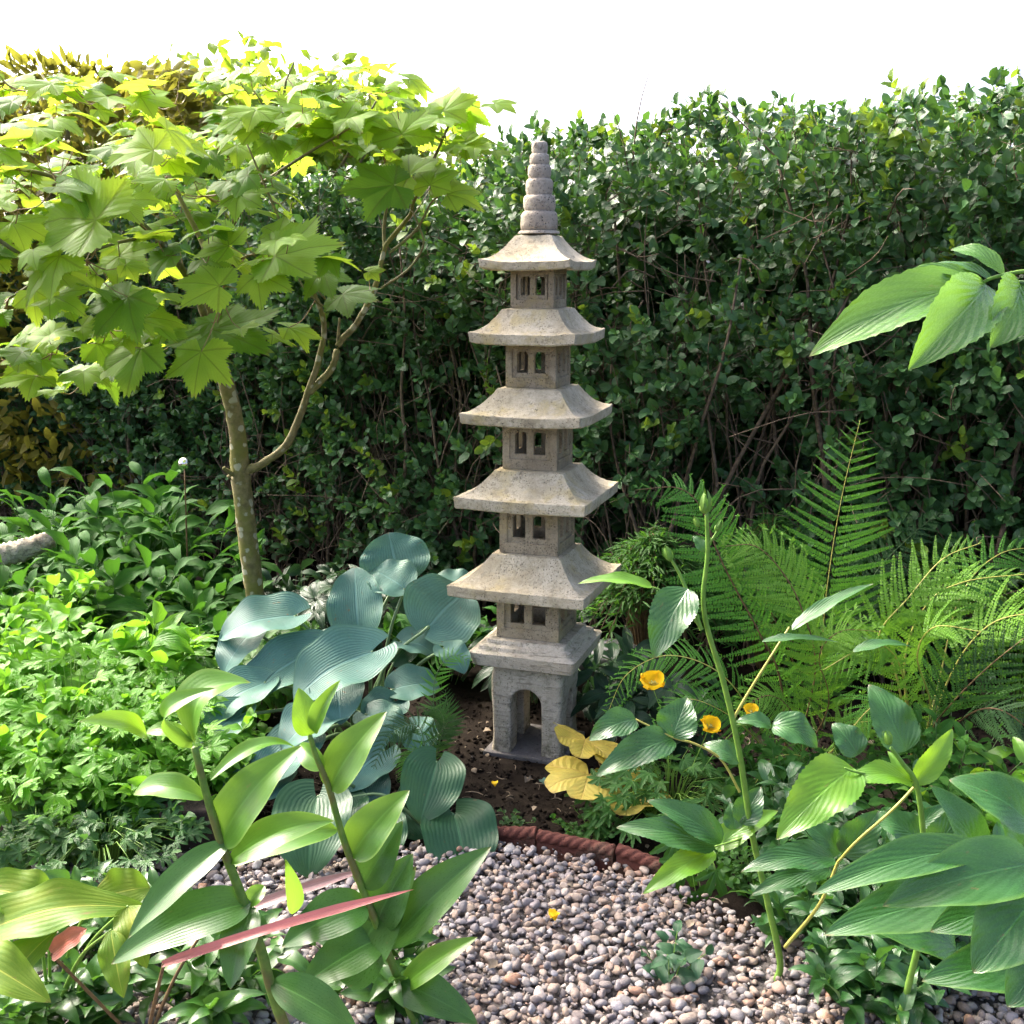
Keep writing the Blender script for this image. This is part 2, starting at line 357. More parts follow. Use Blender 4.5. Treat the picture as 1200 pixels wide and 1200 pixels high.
M['gravel'] = k.done(k.princ(g, .72, .4, k.bump(k.math('MULTIPLY_ADD', n2, .4, n1), .003, .7)))
k = NT('gravel_bed'); o_ = k.obj(); n1 = k.noise(o_, 70., 3)
M['gravel_bed'] = k.done(k.princ(k.ramp(n1, [(.3, (.05, .045, .04)), (.7, (.17, .15, .14))]), .95, .2, k.bump(n1, .01)))

# ------------------------------------------------------------------ ground
def sheet(name, mat, xs, ys, zf):
    mb = MB(); X, Y = np.meshgrid(xs, ys); Z = zf(X, Y); nx = len(xs)
    i = np.arange(len(ys)-1)[:, None]*nx+np.arange(nx-1)[None, :]
    mb.add(np.stack([X, Y, Z], -1).reshape(-1, 3), q=np.stack([i, i+1, i+nx+1, i+nx], -1).reshape(-1, 4))
    o = mb.build(name, mat, kind='structure'); return o
def lumps(X, Y): return .010*np.sin(X*9+1.3*np.sin(Y*7))*np.cos(Y*11+np.sin(X*5))+.006*np.sin(X*31+2*np.sin(Y*23))*np.cos(Y*37)+.004*np.sin(X*71+Y*13)*np.sin(Y*83-X*17)
xs = np.concatenate([[-120, -40, -15, -8], np.arange(-4, 3.5, .03), [6, 12, 40, 120]])
ys = np.concatenate([[-60, -10, -2], np.arange(0, 6.5, .03), [9, 15, 40, 140]])
KERB = np.array([G(-300, 1005)[:2], G(200, 1000)[:2], G(400, 992)[:2], G(590, 990)[:2], G(750, 1018)[:2], G(870, 1078)[:2], G(1010, 1110)[:2], G(1500, 1150)[:2]])
def kerb_y(x): return np.interp(x, KERB[:, 0], KERB[:, 1])
def gz(X, Y):
    near = np.clip((Y-kerb_y(X))/.12, 0, 1); inside = np.clip(1-np.hypot(X-.05, (Y-3.42))/.35, 0, 1)
    f = np.where((np.abs(X) < 5) & (Y < 6.6) & (Y > -1), 1., 0.)
    return f*(lumps(X, Y)*(1-np.clip(inside*3, 0, 1))-.03*(1-near)) - .004
sheet('ground', M['soil'], xs, ys, gz)
# gravel bed sheet in front of the border and the loose stones on it
mb = MB(); gx = np.arange(-2.2, 2.61, .06); rows = 22; V = []
for f in np.linspace(0, 1, rows): V.append(np.stack([gx, .2+(kerb_y(gx)+.02-.2)*f, np.full_like(gx, -.004)], -1))
V = np.array(V); nx = len(gx); i = np.arange(rows-1)[:, None]*nx+np.arange(nx-1)[None, :]
V[-1, :, 2] = -.05
mb.add(V.reshape(-1, 3), q=np.stack([i, i+1, i+nx+1, i+nx], -1).reshape(-1, 4)); mb.build('gravel_bed', M['gravel_bed'], kind='structure')
import bmesh
def ico(sub):
    bm = bmesh.new(); bmesh.ops.create_icosphere(bm, subdivisions=sub, radius=1); bm.verts.ensure_lookup_table()
    v = np.array([x.co[:] for x in bm.verts]); f = np.array([[y.index for y in x.verts] for x in bm.faces]); bm.free(); return v, f
IV, IF = ico(2)
def pebbles(mb, C0, rad, flat=.7, jag=.22):
    n = len(C0); sc = rad[:, None]*np.stack([1+.35*RS.rand(n), .75+.3*RS.rand(n), flat*(.7+.5*RS.rand(n))], -1)
    dirs = unit(RS.randn(n, 9, 3)); cut = .48+.38*RS.rand(n, 9)
    v = np.broadcast_to(IV[None], (n, len(IV), 3)).copy()
    for j in range(9):                                   # flat chips knocked off each stone
        dp = (v*dirs[:, None, j]).sum(-1); ex = np.maximum(dp-cut[:, None, j], 0)
        v -= dirs[:, None, j]*ex[..., None]*.9
    v *= sc[:, None]
    a = RS.rand(n)*6.28; b = RS.randn(n)*.45
    ca, sa, cb, sb = np.cos(a)[:, None], np.sin(a)[:, None], np.cos(b)[:, None], np.sin(b)[:, None]
    x, y, z = v[..., 0], v[..., 1]*cb-v[..., 2]*sb, v[..., 1]*sb+v[..., 2]*cb
    p = np.stack([x*ca-y*sa, x*sa+y*ca, z], -1)+C0[:, None]
    mb.add(p.reshape(-1, 3), t=(IF[None]+(np.arange(n)*len(IV))[:, None, None]).reshape(-1, 3), r=np.repeat(RS.rand(n), len(IV)))
mb = MB(); sp = .0205
X, Y = np.meshgrid(np.arange(-1.5, 1.75, sp), np.arange(1.5, 2.95, sp)); c0 = np.stack([X.ravel(), Y.ravel()], -1)
for layer in range(2):
    c = c0+(RS.rand(*c0.shape)-.5)*sp*1.1
    keep = (c[:, 1] < kerb_y(c[:, 0])-.005+.02*RS.randn(len(c))) & (np.abs(c[:, 0]) < .30+.47*c[:, 1])
    if layer: keep &= RS.rand(len(c)) < .45
    c = c[keep]; rad = .0075+.0070*RS.rand(len(c))**1.8+(.004 if layer else 0)*RS.rand(len(c))
    z = (.002+.006*RS.rand(len(c))) if not layer else (.010+.008*RS.rand(len(c)))
    z = z+.006*np.sin(c[:, 0]*7)*np.sin(c[:, 1]*9+1)
    pebbles(mb, np.stack([c[:, 0], c[:, 1], z], -1), rad)
IV, IF = ico(1)
n = 9000; X = -1.5+3.2*RS.rand(n); Y = 1.5+1.45*RS.rand(n); kp = (Y < kerb_y(X)+.03*RS.randn(n)) & (np.abs(X) < .3+.47*Y); X, Y = X[kp], Y[kp]
pebbles(mb, np.stack([X, Y, .004+.014*RS.rand(len(X))], -1), .002+.0035*RS.rand(len(X)))
IV, IF = ico(2)
n = 260; X = -1.5+3.2*RS.rand(n); Y = 1.5+1.45*RS.rand(n); kp = (Y < kerb_y(X)-.01) & (np.abs(X) < .3+.47*Y); X, Y = X[kp], Y[kp]
pebbles(mb, np.stack([X, Y, .010+.006*RS.rand(len(X))], -1), .014+.006*RS.rand(len(X)), .6)
mb.build('gravel', M['gravel'], kind='stuff')
# soil crumbs, bits of bark and dry twig lying on the border
IV, IF = ico(1)
mb = MB(); n = 5200; X = -.75+2.9*RS.rand(n); Y = 2.6+1.2*RS.rand(n); kp = Y > kerb_y(X)+.01; X, Y = X[kp], Y[kp]
pebbles(mb, np.stack([X, Y, gz(X, Y)+.003], -1), .003+.009*RS.rand(len(X))**2.5, .8)
mb.build('soil_crumbs', M['soil'], kind='stuff')
M['litter'] = stem_mat('dry_litter', (.13, .095, .06), (.30, .24, .17), .8, 40.)
mb = MB(); n = 760; X = -.9+2.2*RS.rand(n); Y = 1.9+1.75*RS.rand(n); kp = (Y > kerb_y(X)+.01) | (RS.rand(n) < .16); X, Y = X[kp], Y[kp]
for x, y in zip(X, Y):
    a = RS.rand()*6.28; l = .01+.05*RS.rand()**2; z = float(gz(np.array(x), np.array(y)))+(.006 if y > kerb_y(x) else .052)
    if RS.rand() < .6: tube(mb, [[x, y, z], [x+l*.5*math.cos(a), y+l*.5*math.sin(a), z+.008*RS.rand()], [x+l*math.cos(a+.3), y+l*math.sin(a+.3), z+.004]], .0009+.0008*RS.rand(), .0006, sides=4, n=4)
    else: leaves(mb, [[x, y, z]], [[x+.5*l*math.cos(a), y+.5*l*math.sin(a), z+.006]], [[RS.randn()*.3, RS.randn()*.3, 1]], .3*l+.006, nl=3, nw=2, bulge=.2, fold=.4)
mb.build('leaf_litter', M['litter'], kind='stuff')

# rope-top edging tiles along the border
def rope(a, b, label, tilt):
    mb = MB(); a = np.array(a); b = np.array(b); L = np.linalg.norm(b-a); d = (b-a)/L; sdv = np.array([-d[1], d[0], 0]); n = 200; m = 24; r0 = .0165
    x = np.linspace(0, 1, n+1); th = np.linspace(0, 2*np.pi, m, endpoint=False)
    X, TH = np.meshgrid(x, th, indexing='ij'); rr = r0*(.84+.24*np.abs(np.sin(1.5*TH+X*L*118)))*np.where((X < .012) | (X > .988), .86, 1)
    p = a+d*(X*L)[..., None]+sdv*(rr*np.cos(TH))[..., None]+np.array([0, 0, 1])*(rr*np.sin(TH)+.030+tilt*(X-.5)*L)[..., None]
    i = np.arange(n)[:, None]*m; j = np.arange(m)[None, :]; j2 = (j+1) % m
    mb.add(p.reshape(-1, 3), q=np.stack([i+j, i+m+j, i+m+j2, i+j2], -1).reshape(-1, 4))
    for e in (0, n):
        cc = p[e].mean(0); ring = np.vstack([p[e], cc]); mb.add(ring, t=[[q_, (q_+1) % m, m] if e else [(q_+1) % m, q_, m] for q_ in range(m)])
    t = thing('edging_tile', label, 'edging tile', (a+b)/2, 'rope topped edging tiles')
    mb.build('rope_top', M['terracotta'], t)
    mb = MB(); box(mb, (a+b)/2+np.array([0, 0, -.012]), (L*.985, .022, .075), math.atan2(d[1], d[0])); mb.build('tile_body', M['terracotta'], t, smooth=False)
e0, e1, e2, e3 = [G(u, v) for u, v in ((580, 985), (630, 991), (722, 1010), (750, 1018))]
rope(e0, e1-(e1-e0)*.03, 'left end of the twisted red terracotta edging, half buried beside the ribbed hosta leaf', .12)
rope(e1, e2-(e2-e1)*.02, 'longest twisted rope-topped terracotta edging tile between soil and gravel below the pagoda', 0)
rope(e2+(e3-e2)*.06, e3+(e3-e2)*.9, 'short right end of the twisted terracotta edging running under the ferny poppy leaves', -.1)

# ------------------------------------------------------------------ pagoda
YAW = R(-19.08); PX, PY = .080, 3.394
EX = np.array([math.cos(YAW), math.sin(YAW), 0]); EY = np.array([-math.sin(YAW), math.cos(YAW), 0])
def loc(p, jit=(0, 0, 0)):
    p = np.asarray(p, float); c, s = math.cos(jit[2]), math.sin(jit[2])
    x, y = p[..., 0]*c-p[..., 1]*s+jit[0], p[..., 0]*s+p[..., 1]*c+jit[1]
    return np.array([PX, PY, 0])+x[..., None]*EX+y[..., None]*EY+p[..., 2:3]*np.array([0, 0, 1])
pag = thing('stone_pagoda', 'tall weathered stone pagoda lantern with five curved roofs and ringed finial', 'pagoda', (PX, PY, 0))
def roof(zt, zb, hw, ztop, htop, up=.010):
    """square roof: concave slope, lifted corners, a straight fascia and a soffit"""
    m = 20; prof = []
    for f in np.linspace(0, 1, 13):
        prof.append((htop+(hw-htop)*f, zt-.004+(ztop-zt)*(1-f)**1.9, f))
    prof = [(htop*.5, ztop+.002, 0)]+prof
    prof += [(hw+.0015, zt-.006, 1), (hw, (zt+zb)/2, 1), (hw-.001, zb+.004, 1), (hw-.005, zb, 1), (hw*.8, zb+.004, .6), (htop*.5, zb+.006, 0)]
    per = []
    for sdi in range(4):
        for q_ in range(m): per.append((sdi, -1+2*q_/m))
    V = []
    for h, z, f in prof:
        for sdi, t in per:
            x, y = [(t, -1), (1, t), (-t, 1), (-1, -t)][sdi]
            sag = 1-.006*f*(1-t*t)
            V.append((x*h*(sag if sdi in (1, 3) else 1), y*h*(sag if sdi in (0, 2) else 1), z+up*f*(abs(t)**3-.35)+.0007*math.sin(5*t+sdi*2+h*90)))
    V = np.array(V)+RS.randn(len(V), 3)*.0004
    M4 = 4*m; n = len(prof); i = np.arange(n-1)[:, None]*M4; j = np.arange(M4)[None, :]; j2 = (j+1) % M4
    mb = MB(); mb.add(loc(V, (RS.randn()*.001, RS.randn()*.001, R(RS.randn()*.7))), q=np.stack([i+j, i+M4+j, i+M4+j2, i+j2], -1).reshape(-1, 4))
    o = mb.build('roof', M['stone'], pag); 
    bm = bmesh.new(); bm.from_mesh(o.data)
    bmesh.ops.recalc_face_normals(bm, faces=bm.faces)
    for e in bm.edges:
        if len(e.link_faces) == 2 and e.calc_face_angle() > R(38): e.smooth = False
    bm.to_mesh(o.data); bm.free()
    bv = o.modifiers.new('soft edges', 'BEVEL'); bv.width = .0022; bv.segments = 2; bv.limit_method = 'ANGLE'; bv.angle_limit = R(40)
    return o
def shaft(z0, z1, h, name='lantern_tier'):
    """hollow square storey, each side a framed panel with two openings"""
    mb = MB(); H = z1-z0; th = .020; rec = .0055
    x = [-h, -h*.70, -h*.55, -h*.10, h*.10, h*.55, h*.70, h]
    x = [-h, -.74*h, -.56*h, -.13*h, .13*h, .56*h, .74*h, h]
    z = [0, .20*H, .30*H, .74*H, .80*H, H]
    nx, nz = 7, 5
    def depth(i, j):
        if i in (0, nx-1) or j in (0, nz-1): return 0.
        if j == 2 and i in (2, 4): return None
        return rec
    P_, Qs = [], []
    def quad(a, b, c, d):
        k0 = len(P_); P_.extend([a, b, c, d]); Qs.append([k0, k0+1, k0+2, k0+3])
    y = lambda d: -h+(th if d is None else d)
    for i in range(nx):
        for j in range(nz):
            d = depth(i, j)
            if d is not None:
                quad((x[i], y(d), z[j]), (x[i+1], y(d), z[j]), (x[i+1], y(d), z[j+1]), (x[i], y(d), z[j+1]))
                quad((x[i], -h+th, z[j]), (x[i], -h+th, z[j+1]), (x[i+1], -h+th, z[j+1]), (x[i+1], -h+th, z[j]))
            if i < nx-1 and depth(i+1, j) != d:
                quad((x[i+1], y(d), z[j]), (x[i+1], y(depth(i+1, j)), z[j]), (x[i+1], y(depth(i+1, j)), z[j+1]), (x[i+1], y(d), z[j+1]))
            if j < nz-1 and depth(i, j+1) != d:
                quad((x[i], y(d), z[j+1]), (x[i+1], y(d), z[j+1]), (x[i+1], y(depth(i, j+1)), z[j+1]), (x[i], y(depth(i, j+1)), z[j+1]))
    c = .16*H*.8
    for i in (2, 4):
        cx = .085*h
        for xs_, sg in ((x[i], 1), (x[i+1], -1)):
            zt = z[3]; a, b, e = (xs_, y(rec)+.0006, zt), (xs_+sg*cx, y(rec)+.0006, zt), (xs_, y(rec)+.0006, zt-c*.45)
            k0 = len(P_); P_.extend([e, b, (b[0], y(None), b[2]), (e[0], y(None), e[2])]); Qs.append([k0, k0+1, k0+2, k0+3])
            k0 = len(P_); P_.extend([a, b, e, e]); Qs.append([k0, k0+1, k0+2, k0+2])
    P_ = np.array(P_); tri = [q[:3] for q in Qs if q[2] == q[3]]; Qs = [q for q in Qs if q[2] != q[3]]
    for sdi in range(4):
        a = sdi*math.pi/2; c_, s_ = math.cos(a), math.sin(a)
        V = np.stack([P_[:, 0]*c_-P_[:, 1]*s_, P_[:, 0]*s_+P_[:, 1]*c_, P_[:, 2]+z0], -1)
        mb.add(loc(V), q=Qs, t=tri)
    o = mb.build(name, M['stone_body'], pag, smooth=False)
    bm = bmesh.new(); bm.from_mesh(o.data); bmesh.ops.remove_doubles(bm, verts=bm.verts, dist=1e-5)
    bmesh.ops.recalc_face_normals(bm, faces=bm.faces); bm.to_mesh(o.data); bm.free()
    bv = o.modifiers.new('soft edges', 'BEVEL'); bv.width = .0016; bv.segments = 2; bv.limit_method = 'ANGLE'; bv.angle_limit = R(50)
TI = [(.5698, .5300, .2149, .6552, .1095, .3870, .1006), (.8429, .8030, .2015, .9143, .1080, .6572, .0932), (1.0899, 1.0545, .1835, 1.1600, .0980, .9163, .0856),
      (1.3255, 1.2890, .1610, 1.3920, .0860, 1.1620, .0780), (1.5310, 1.5010, .1377, 1.6020, .0560, 1.3940, .0665)]
for i, (zt, zb, hw, ztop, htop, z0, bh) in enumerate(TI):
    shaft(z0-.002, zb+.012, bh); roof(zt, zb, hw, ztop, htop, .0035+.003*(i > 1)+.001*(i > 3))
def lathe_sq(prof, name, mat, m=18, rnd=.16, bevel=.002):
    """stack of rounded squares: (half width, z)"""
    a = np.linspace(0, 2*np.pi, 4*m, endpoint=False); ex = 2/rnd
    cx = np.sign(np.cos(a))*np.abs(np.cos(a))**(2/ex); sx = np.sign(np.sin(a))*np.abs(np.sin(a))**(2/ex)
    V = np.array([(h*x, h*y, z) for h, z in prof for x, y in zip(cx, sx)])+RS.randn(len(prof)*4*m, 3)*.0004
    M4 = 4*m; n = len(prof); i = np.arange(n-1)[:, None]*M4; j = np.arange(M4)[None, :]; j2 = (j+1) % M4
    mb = MB(); mb.add(loc(V), q=np.stack([i+j, i+j2, i+M4+j2, i+M4+j], -1).reshape(-1, 4))
    o = mb.build(name, mat, pag)
    bm = bmesh.new(); bm.from_mesh(o.data); bmesh.ops.recalc_face_normals(bm, faces=bm.faces)
    for e in bm.edges:
        if len(e.link_faces) == 2 and e.calc_face_angle() > R(40): e.smooth = False
    bm.to_mesh(o.data); bm.free()
lathe_sq([(.02, .3040), (.155, .3040), (.1605, .3065), (.170, .340), (.1713, .3475), (.168, .3500), (.1505, .3535), (.1490, .3550), (.1480, .3640), (.1460, .3665), (.1305, .3690), (.1290, .3705), (.128, .3800), (.126, .3825), (.04, .3850)], 'platform', M['stone_grey'], rnd=.075)
# ringed finial
prof = []; zz = [1.602, 1.6615, 1.7110, 1.7610, 1.8050, 1.8400, 1.8770]; rr = [.0545, .0475, .0400, .0340, .0290, .0235]
zv = lambda v: EYE+3.36*math.tan(math.atan((600-v)/F_PX)-PITCH)
zz = [zv(v) for v in (271, 247, 228, 208.5, 192.2, 179.2, 164.8)]
prof.append((.061, zz[0]-.006)); prof.append((.060, zz[0]-.001)); prof.append((.056, zz[0]+.002))
for i, r0 in enumerate(rr):
    a, b = zz[i]+(.003 if i == 0 else 0), zz[i+1]; h = b-a; e = min(.006, h*.25)
    lo = .985 if i == 0 else .93
    for f, g_ in ((0, .90), (.06, lo), (.3, 1.0), (.72, .985), (.86, .955), (.95, .90), (1.0, .82)): prof.append((r0*g_, a+h*f))
prof += [(.015, zz[-1]+.001), (.002, zz[-1]+.0015)]
a = np.linspace(0, 2*np.pi, 40, endpoint=False)
V = np.array([(h*math.cos(t)*(1+.012*math.sin(5*t+z*60)), h*math.sin(t)*(1+.012*math.cos(4*t+z*80)), z) for h, z in prof for t in a])+RS.randn(len(prof)*40, 3)*.0003
n = len(prof); i = np.arange(n-1)[:, None]*40; j = np.arange(40)[None, :]; j2 = (j+1) % 40
mb = MB(); mb.add(loc(V), q=np.stack([i+j, i+j2, i+40+j2, i+40+j], -1).reshape(-1, 4)); mb.build('finial', M['finial'], pag)
# arched four-legged pedestal; closed left side added to keep the sun out
def arch_cut(along_x, hw, zs, bz, L=.4, L0=-.4):
    n = 14; pr = [(-hw, bz), (hw, bz)]+[(hw*math.cos(t), zs+hw*1.02*math.sin(t)) for t in np.linspace(0, math.pi, n)]
    V = [((x, L0, z) if not along_x else (L0, x, z)) for x, z in pr]+[((x, L, z) if not along_x else (L, x, z)) for x, z in pr]
    m = len(pr); me = bpy.data.meshes.new('cut'); me.from_pydata([tuple(q) for q in V], [], [list(range(m))[::-1], list(range(m, 2*m))]+[[q, (q+1) % m, m+(q+1) % m, m+q] for q in range(m)])
    bm = bmesh.new(); bm.from_mesh(me); bmesh.ops.recalc_face_normals(bm, faces=bm.faces); bm.to_mesh(me); bm.free()
    o = bpy.data.objects.new('cut', me); C.objects.link(o); return o
prof = [(.118, .0), (.1145, .025), (.1125, .06), (.1135, .13), (.1165, .20), (.117, .250), (.1125, .280), (.103, .298), (.088, .3045)]
a = np.linspace(0, 2*np.pi, 48, endpoint=False); ex = 2/.14
cx = np.sign(np.cos(a))*np.abs(np.cos(a))**(2/ex); sx = np.sign(np.sin(a))*np.abs(np.sin(a))**(2/ex)
V = [(h*x, h*y, z) for h, z in prof for x, y in zip(cx, sx)]; n = len(prof)
F = [[i*48+j, i*48+(j+1) % 48, (i+1)*48+(j+1) % 48, (i+1)*48+j] for i in range(n-1) for j in range(48)]+[list(range(48))[::-1], list(range((n-1)*48, n*48))]
me = bpy.data.meshes.new('pedestal'); me.from_pydata(V, [], F)
ped = bpy.data.objects.new('pedestal', me); C.objects.link(ped)
cuts = [arch_cut(False, .050, .172, -.1), arch_cut(True, .036, .160, -.1, L0=-.088)]
for c in cuts:
    b = ped.modifiers.new('b', 'BOOLEAN'); b.operation = 'DIFFERENCE'; b.object = c; b.solver = 'EXACT'
rm = ped.modifiers.new('r', 'REMESH'); rm.mode = 'VOXEL'; rm.voxel_size = .0042; rm.use_smooth_shade = True
sm = ped.modifiers.new('s', 'SMOOTH'); sm.iterations = 7; sm.factor = .5
dg = bpy.context.evaluated_depsgraph_get(); new = bpy.data.meshes.new_from_object(ped.evaluated_get(dg))
ped.modifiers.clear()
for c in cuts: bpy.data.objects.remove(c)
ped.parent = pag
PC = (.5*(G(573, 874)+G(667, 887.5)))
cs, sn = math.cos(R(-17)), math.sin(R(-17)); off = np.array([-.004, .004])
for v in new.vertices:
    x, y = v.co.x, v.co.y; v.co.x = x*cs-y*sn+off[0]; v.co.y = x*sn+y*cs+off[1]
ped.data = new; new.materials.clear(); new.materials.append(M['stone_grey']); ped.name = 'pedestal'
new.polygons.foreach_set('use_smooth', [True]*len(new.polygons))
# concrete slab under it
mb = MB(); box(mb, (PX-.005, PY, -.004), (.262, .262, .026), R(-20))
o = mb.build('paving_slab', M['concrete'], smooth=False); bv = o.modifiers.new('soft edges', 'BEVEL'); bv.width = .004; bv.segments = 2
tag(o, 'dark grey concrete slab lying on the soil under the pagoda pedestal', 'slab')

# ------------------------------------------------------------------ hedge
HD = np.array([1, -.6, 0])/math.hypot(1, .6); HN = np.array([-.6, -1, 0])/math.hypot(1, .6); HO = np.array([0, 4.6, 0])
def hp(a, z, d): return HO+np.multiply.outer(a, HD)-np.multiply.outer(d, HN)+np.multiply.outer(z, np.array([0, 0, 1.]))
def htop(a): return 1.965+.073*np.minimum(a, 1.35)+.02*np.maximum(a-1.35, 0)+.035*np.sin(a*3.1)+.02*np.sin(a*8.3+1)
hedge = thing('hedge', 'tall clipped dark green privet hedge with bare brown stems near its foot', 'hedge', HO)
BL = RS.rand(70, 3)*np.array([7.6, 2.2, 1])+np.array([-4.5, 0, 0])          # leafy and thin patches
def dens(a, z):
    g_ = np.zeros_like(a)
    for b in BL[:46]: g_ += np.exp(-((a-b[0])**2+(z-b[1])**2)/(2*.16**2))
    h_ = np.zeros_like(a)
    for b in BL[46:]: h_ += np.exp(-((a-b[0])**2+(z-b[1])**2)/(2*.13**2))
    bare = np.exp(-((a-.72)/.52)**2)+.55*np.exp(-((a+.75)/.35)**2)
    base = .62-.52*np.clip(bare, 0, 1)+(.48+.52*np.clip(bare, 0, 1))*np.clip((z-.62)/.50, 0, 1)+.55*np.clip((a-1.05)/.3, 0, 1)*np.clip((1.3-z)/.5, 0, 1)+.55*np.clip((-1.2-a)/.5, 0, 1)*np.clip((1.3-z)/.5, 0, 1)
    return np.clip(base*(.50+.48*g_-.36*h_), .015, 1)
def sprigs(n, dlo, dhi, zlo=.1, use=True, out=1.0, size=1.0, cnt=(5, 10), a0=-4.4, a1=2.9, up=.7):
    a = a0+(a1-a0)*RS.rand(n); z = zlo+(htop(a)-.03-.07*size*(size > 1.3)-zlo)*RS.rand(n)
    if use:
        kp = RS.rand(n) < dens(a, z)*(1.25 if dlo > .05 else 1.); a, z = a[kp], z[kp]
    surf = .05*np.sin(a*4.1+z*2.3)+.04*np.sin(z*6.7-a*2.1)+.03*np.sin(a*11+z*9)
    d = dlo+(dhi-dlo)*RS.rand(len(a))+surf*.7
    B = hp(a, z, d); ax = unit(HN*out*(.4+.6*RS.rand(len(a), 1))+np.array([0, 0, up])+RS.randn(len(a), 3)*.45)
    bb, tt, nn, ww, rr_ = [], [], [], [], []
    tw = []
    for p, x in zip(B, ax):
        m = RS.randint(*cnt); L = .031*m/2*size*(.8+.5*RS.rand()); e1 = unit(np.cross(x, RS.randn(3))); e2 = np.cross(x, e1); r_ = RS.rand()
        tw.append((p-x*.10, p, p+x*L))
        for q in range(m):
            f = (q//2+.5)/((m+1)//2); an = (q % 2)*math.pi+(q//2)*1.35+RS.randn()*.3
            o_ = math.cos(an)*e1+math.sin(an)*e2; dr = unit(o_*(1-.45*f)+x*(.35+.7*f)+RS.randn(3)*.2+HN*.25)
            l = (.036+.030*RS.rand())*size*(1.05-.25*f)
            b = p+x*L*f; bb.append(b); tt.append(b+dr*l); nn.append(unit(x*.8+np.array([0, 0, .5])+HN*.55+RS.randn(3)*.25)); ww.append(l*(.56+.12*RS.rand())); rr_.append(np.clip(r_*.6+RS.rand()*.4, 0, 1))
    return np.array(bb), np.array(tt), np.array(nn), np.array(ww), np.array(rr_), tw
mbl, mby, mbt = MB(), MB(), MB()
for args in ((4600, -.02, .10), (3800, .08, .26), (2400, .26, .45)):
    B, T, N, W, rr_, tw = sprigs(*args)
    yg = RS.rand(len(B)) < .012
    leaves(mbl, B, T, N, W, 'oval', 5 if args[1] < .2 else 3, 2, .08, .25, .12, r=rr_)
    for t in tw[::2]: tube(mbt, t, .0016, .0009, sides=3)
# core and far face: dense oversized leaves added to stop light leaking through
B, T, N, W, rr_, tw = sprigs(6500, .52, .85, zlo=.0, use=False, size=1.6); leaves(mbl, B, T, N, W*1.2, 'oval', 2, 2, .05, .2, r=rr_)
B, T, N, W, rr_, tw = sprigs(6500, .80, 1.0, zlo=.0, use=False, out=-1., size=1.8); leaves(mbl, B, T, N, W*1.2, 'oval', 2, 2, .05, .2, r=rr_)
# top fringe with young yellow-green tips
n = 1100; a = -4.4+7.3*RS.rand(n); d = -.03+.9*RS.rand(n); B0 = hp(a, htop(a)-.07*RS.rand(n), d)
bb, tt, nn, ww = [], [], [], []
for p in B0:
    x = unit(np.array([0, 0, 1.])+RS.randn(3)*.4); L = .03+.07*RS.rand()**3
    tube(mbt, [p-x*.06, p, p+x*L], .0014, .0008, sides=3)
    for q in range(RS.randint(5, 10)):
        f = RS.rand(); dr = unit(RS.randn(3)+x*.9); b = p+x*L*f; l = .026+.022*RS.rand(); bb.append(b); tt.append(b+dr*l); nn.append(unit(x+RS.randn(3)*.5)); ww.append(l*.58)
bb, tt, nn, ww = map(np.array, (bb, tt, nn, ww)); yg = RS.rand(len(bb)) < .35
leaves(mbl, bb[~yg], tt[~yg], nn[~yg], ww[~yg], 'oval', 5, 2, .08, .25); leaves(mby, bb[yg], tt[yg], nn[yg], ww[yg], 'oval', 5, 2, .08, .25)
B, T, N, W, rr_, tw = sprigs(330, -.04, .05, size=.95); leaves(mby, B, T, N, W, 'oval', 5, 2, .08, .25, .1)
mbl.build('foliage', M['hedge1'], hedge); mby.build('young_foliage', M['hedge2'], hedge)
# stems
for i in range(380):
    a = -4.3+7.1*RS.rand(); d = .06+.5*RS.rand()**1.3; z1 = float(htop(a))*(.45+.5*RS.rand()); lean = RS.randn(2)*.14
    pts = [hp(a+1.8*lean[0]*f+.035*RS.randn(), z1*f, d+lean[1]*f*.6+.025*RS.randn()) for f in np.linspace(0, 1, 6)]
    r0 = .004+.010*RS.rand()**2.2; tube(mbt, pts, r0, r0*.35, sides=6, n=14, rough=.25)
for i in range(2300):
    a = -4.3+7.1*RS.rand(); d = .0+.30*RS.rand(); z = .1+1.8*RS.rand()**1.7; dv = unit(RS.randn(3)*.8+HN*.35+np.array([0, 0, .5])); L = .12+.3*RS.rand()
    p = hp(a, z, d); tube(mbt, [p, p+dv*L*.5+RS.randn(3)*.03, p+dv*L+RS.randn(3)*.05], .0026*(.5+RS.rand()), .0009, sides=4, n=6)
mbt.build('branchwork', M['hstem'], hedge)
# ------------------------------------------------------------------ maple
maple = thing('maple_tree', 'young maple with lichen-spotted trunk, side branch and big lobed yellow-green leaves', 'tree', P(308, 805, 3.9))
def path(pts): return [P(*p) for p in pts]
mb = MB(); tr = path([(308, 812, 3.9), (303, 740, 3.9), (298, 690, 3.9), (289, 620, 3.9), (282, 556, 3.9), (277, 500, 3.9), (264, 446, 3.88), (250, 400, 3.86), (243, 340, 3.84), (240, 285, 3.84)])
tube(mb, tr, [.046, .038, .034, .033, .034, .029, .026, .022, .016, .011], sides=16, n=60, rough=.17)
for u, v, r_ in ((272, 556, .011), (293, 549, .019), (281, 560, .034)):
    p = P(u, v, 3.89); tube(mb, [p+[-.012, 0, -.012], p, p+[.014, 0, .008]], r_*.8, r_*.7, sides=10, n=6, rough=.2)
tube(mb, [P(282, 560, 3.89), P(266, 552, 3.86), P(262, 548, 3.85)], .010, .006, sides=8, n=6, rough=.3)
mb.build('trunk', M['bark'], maple)
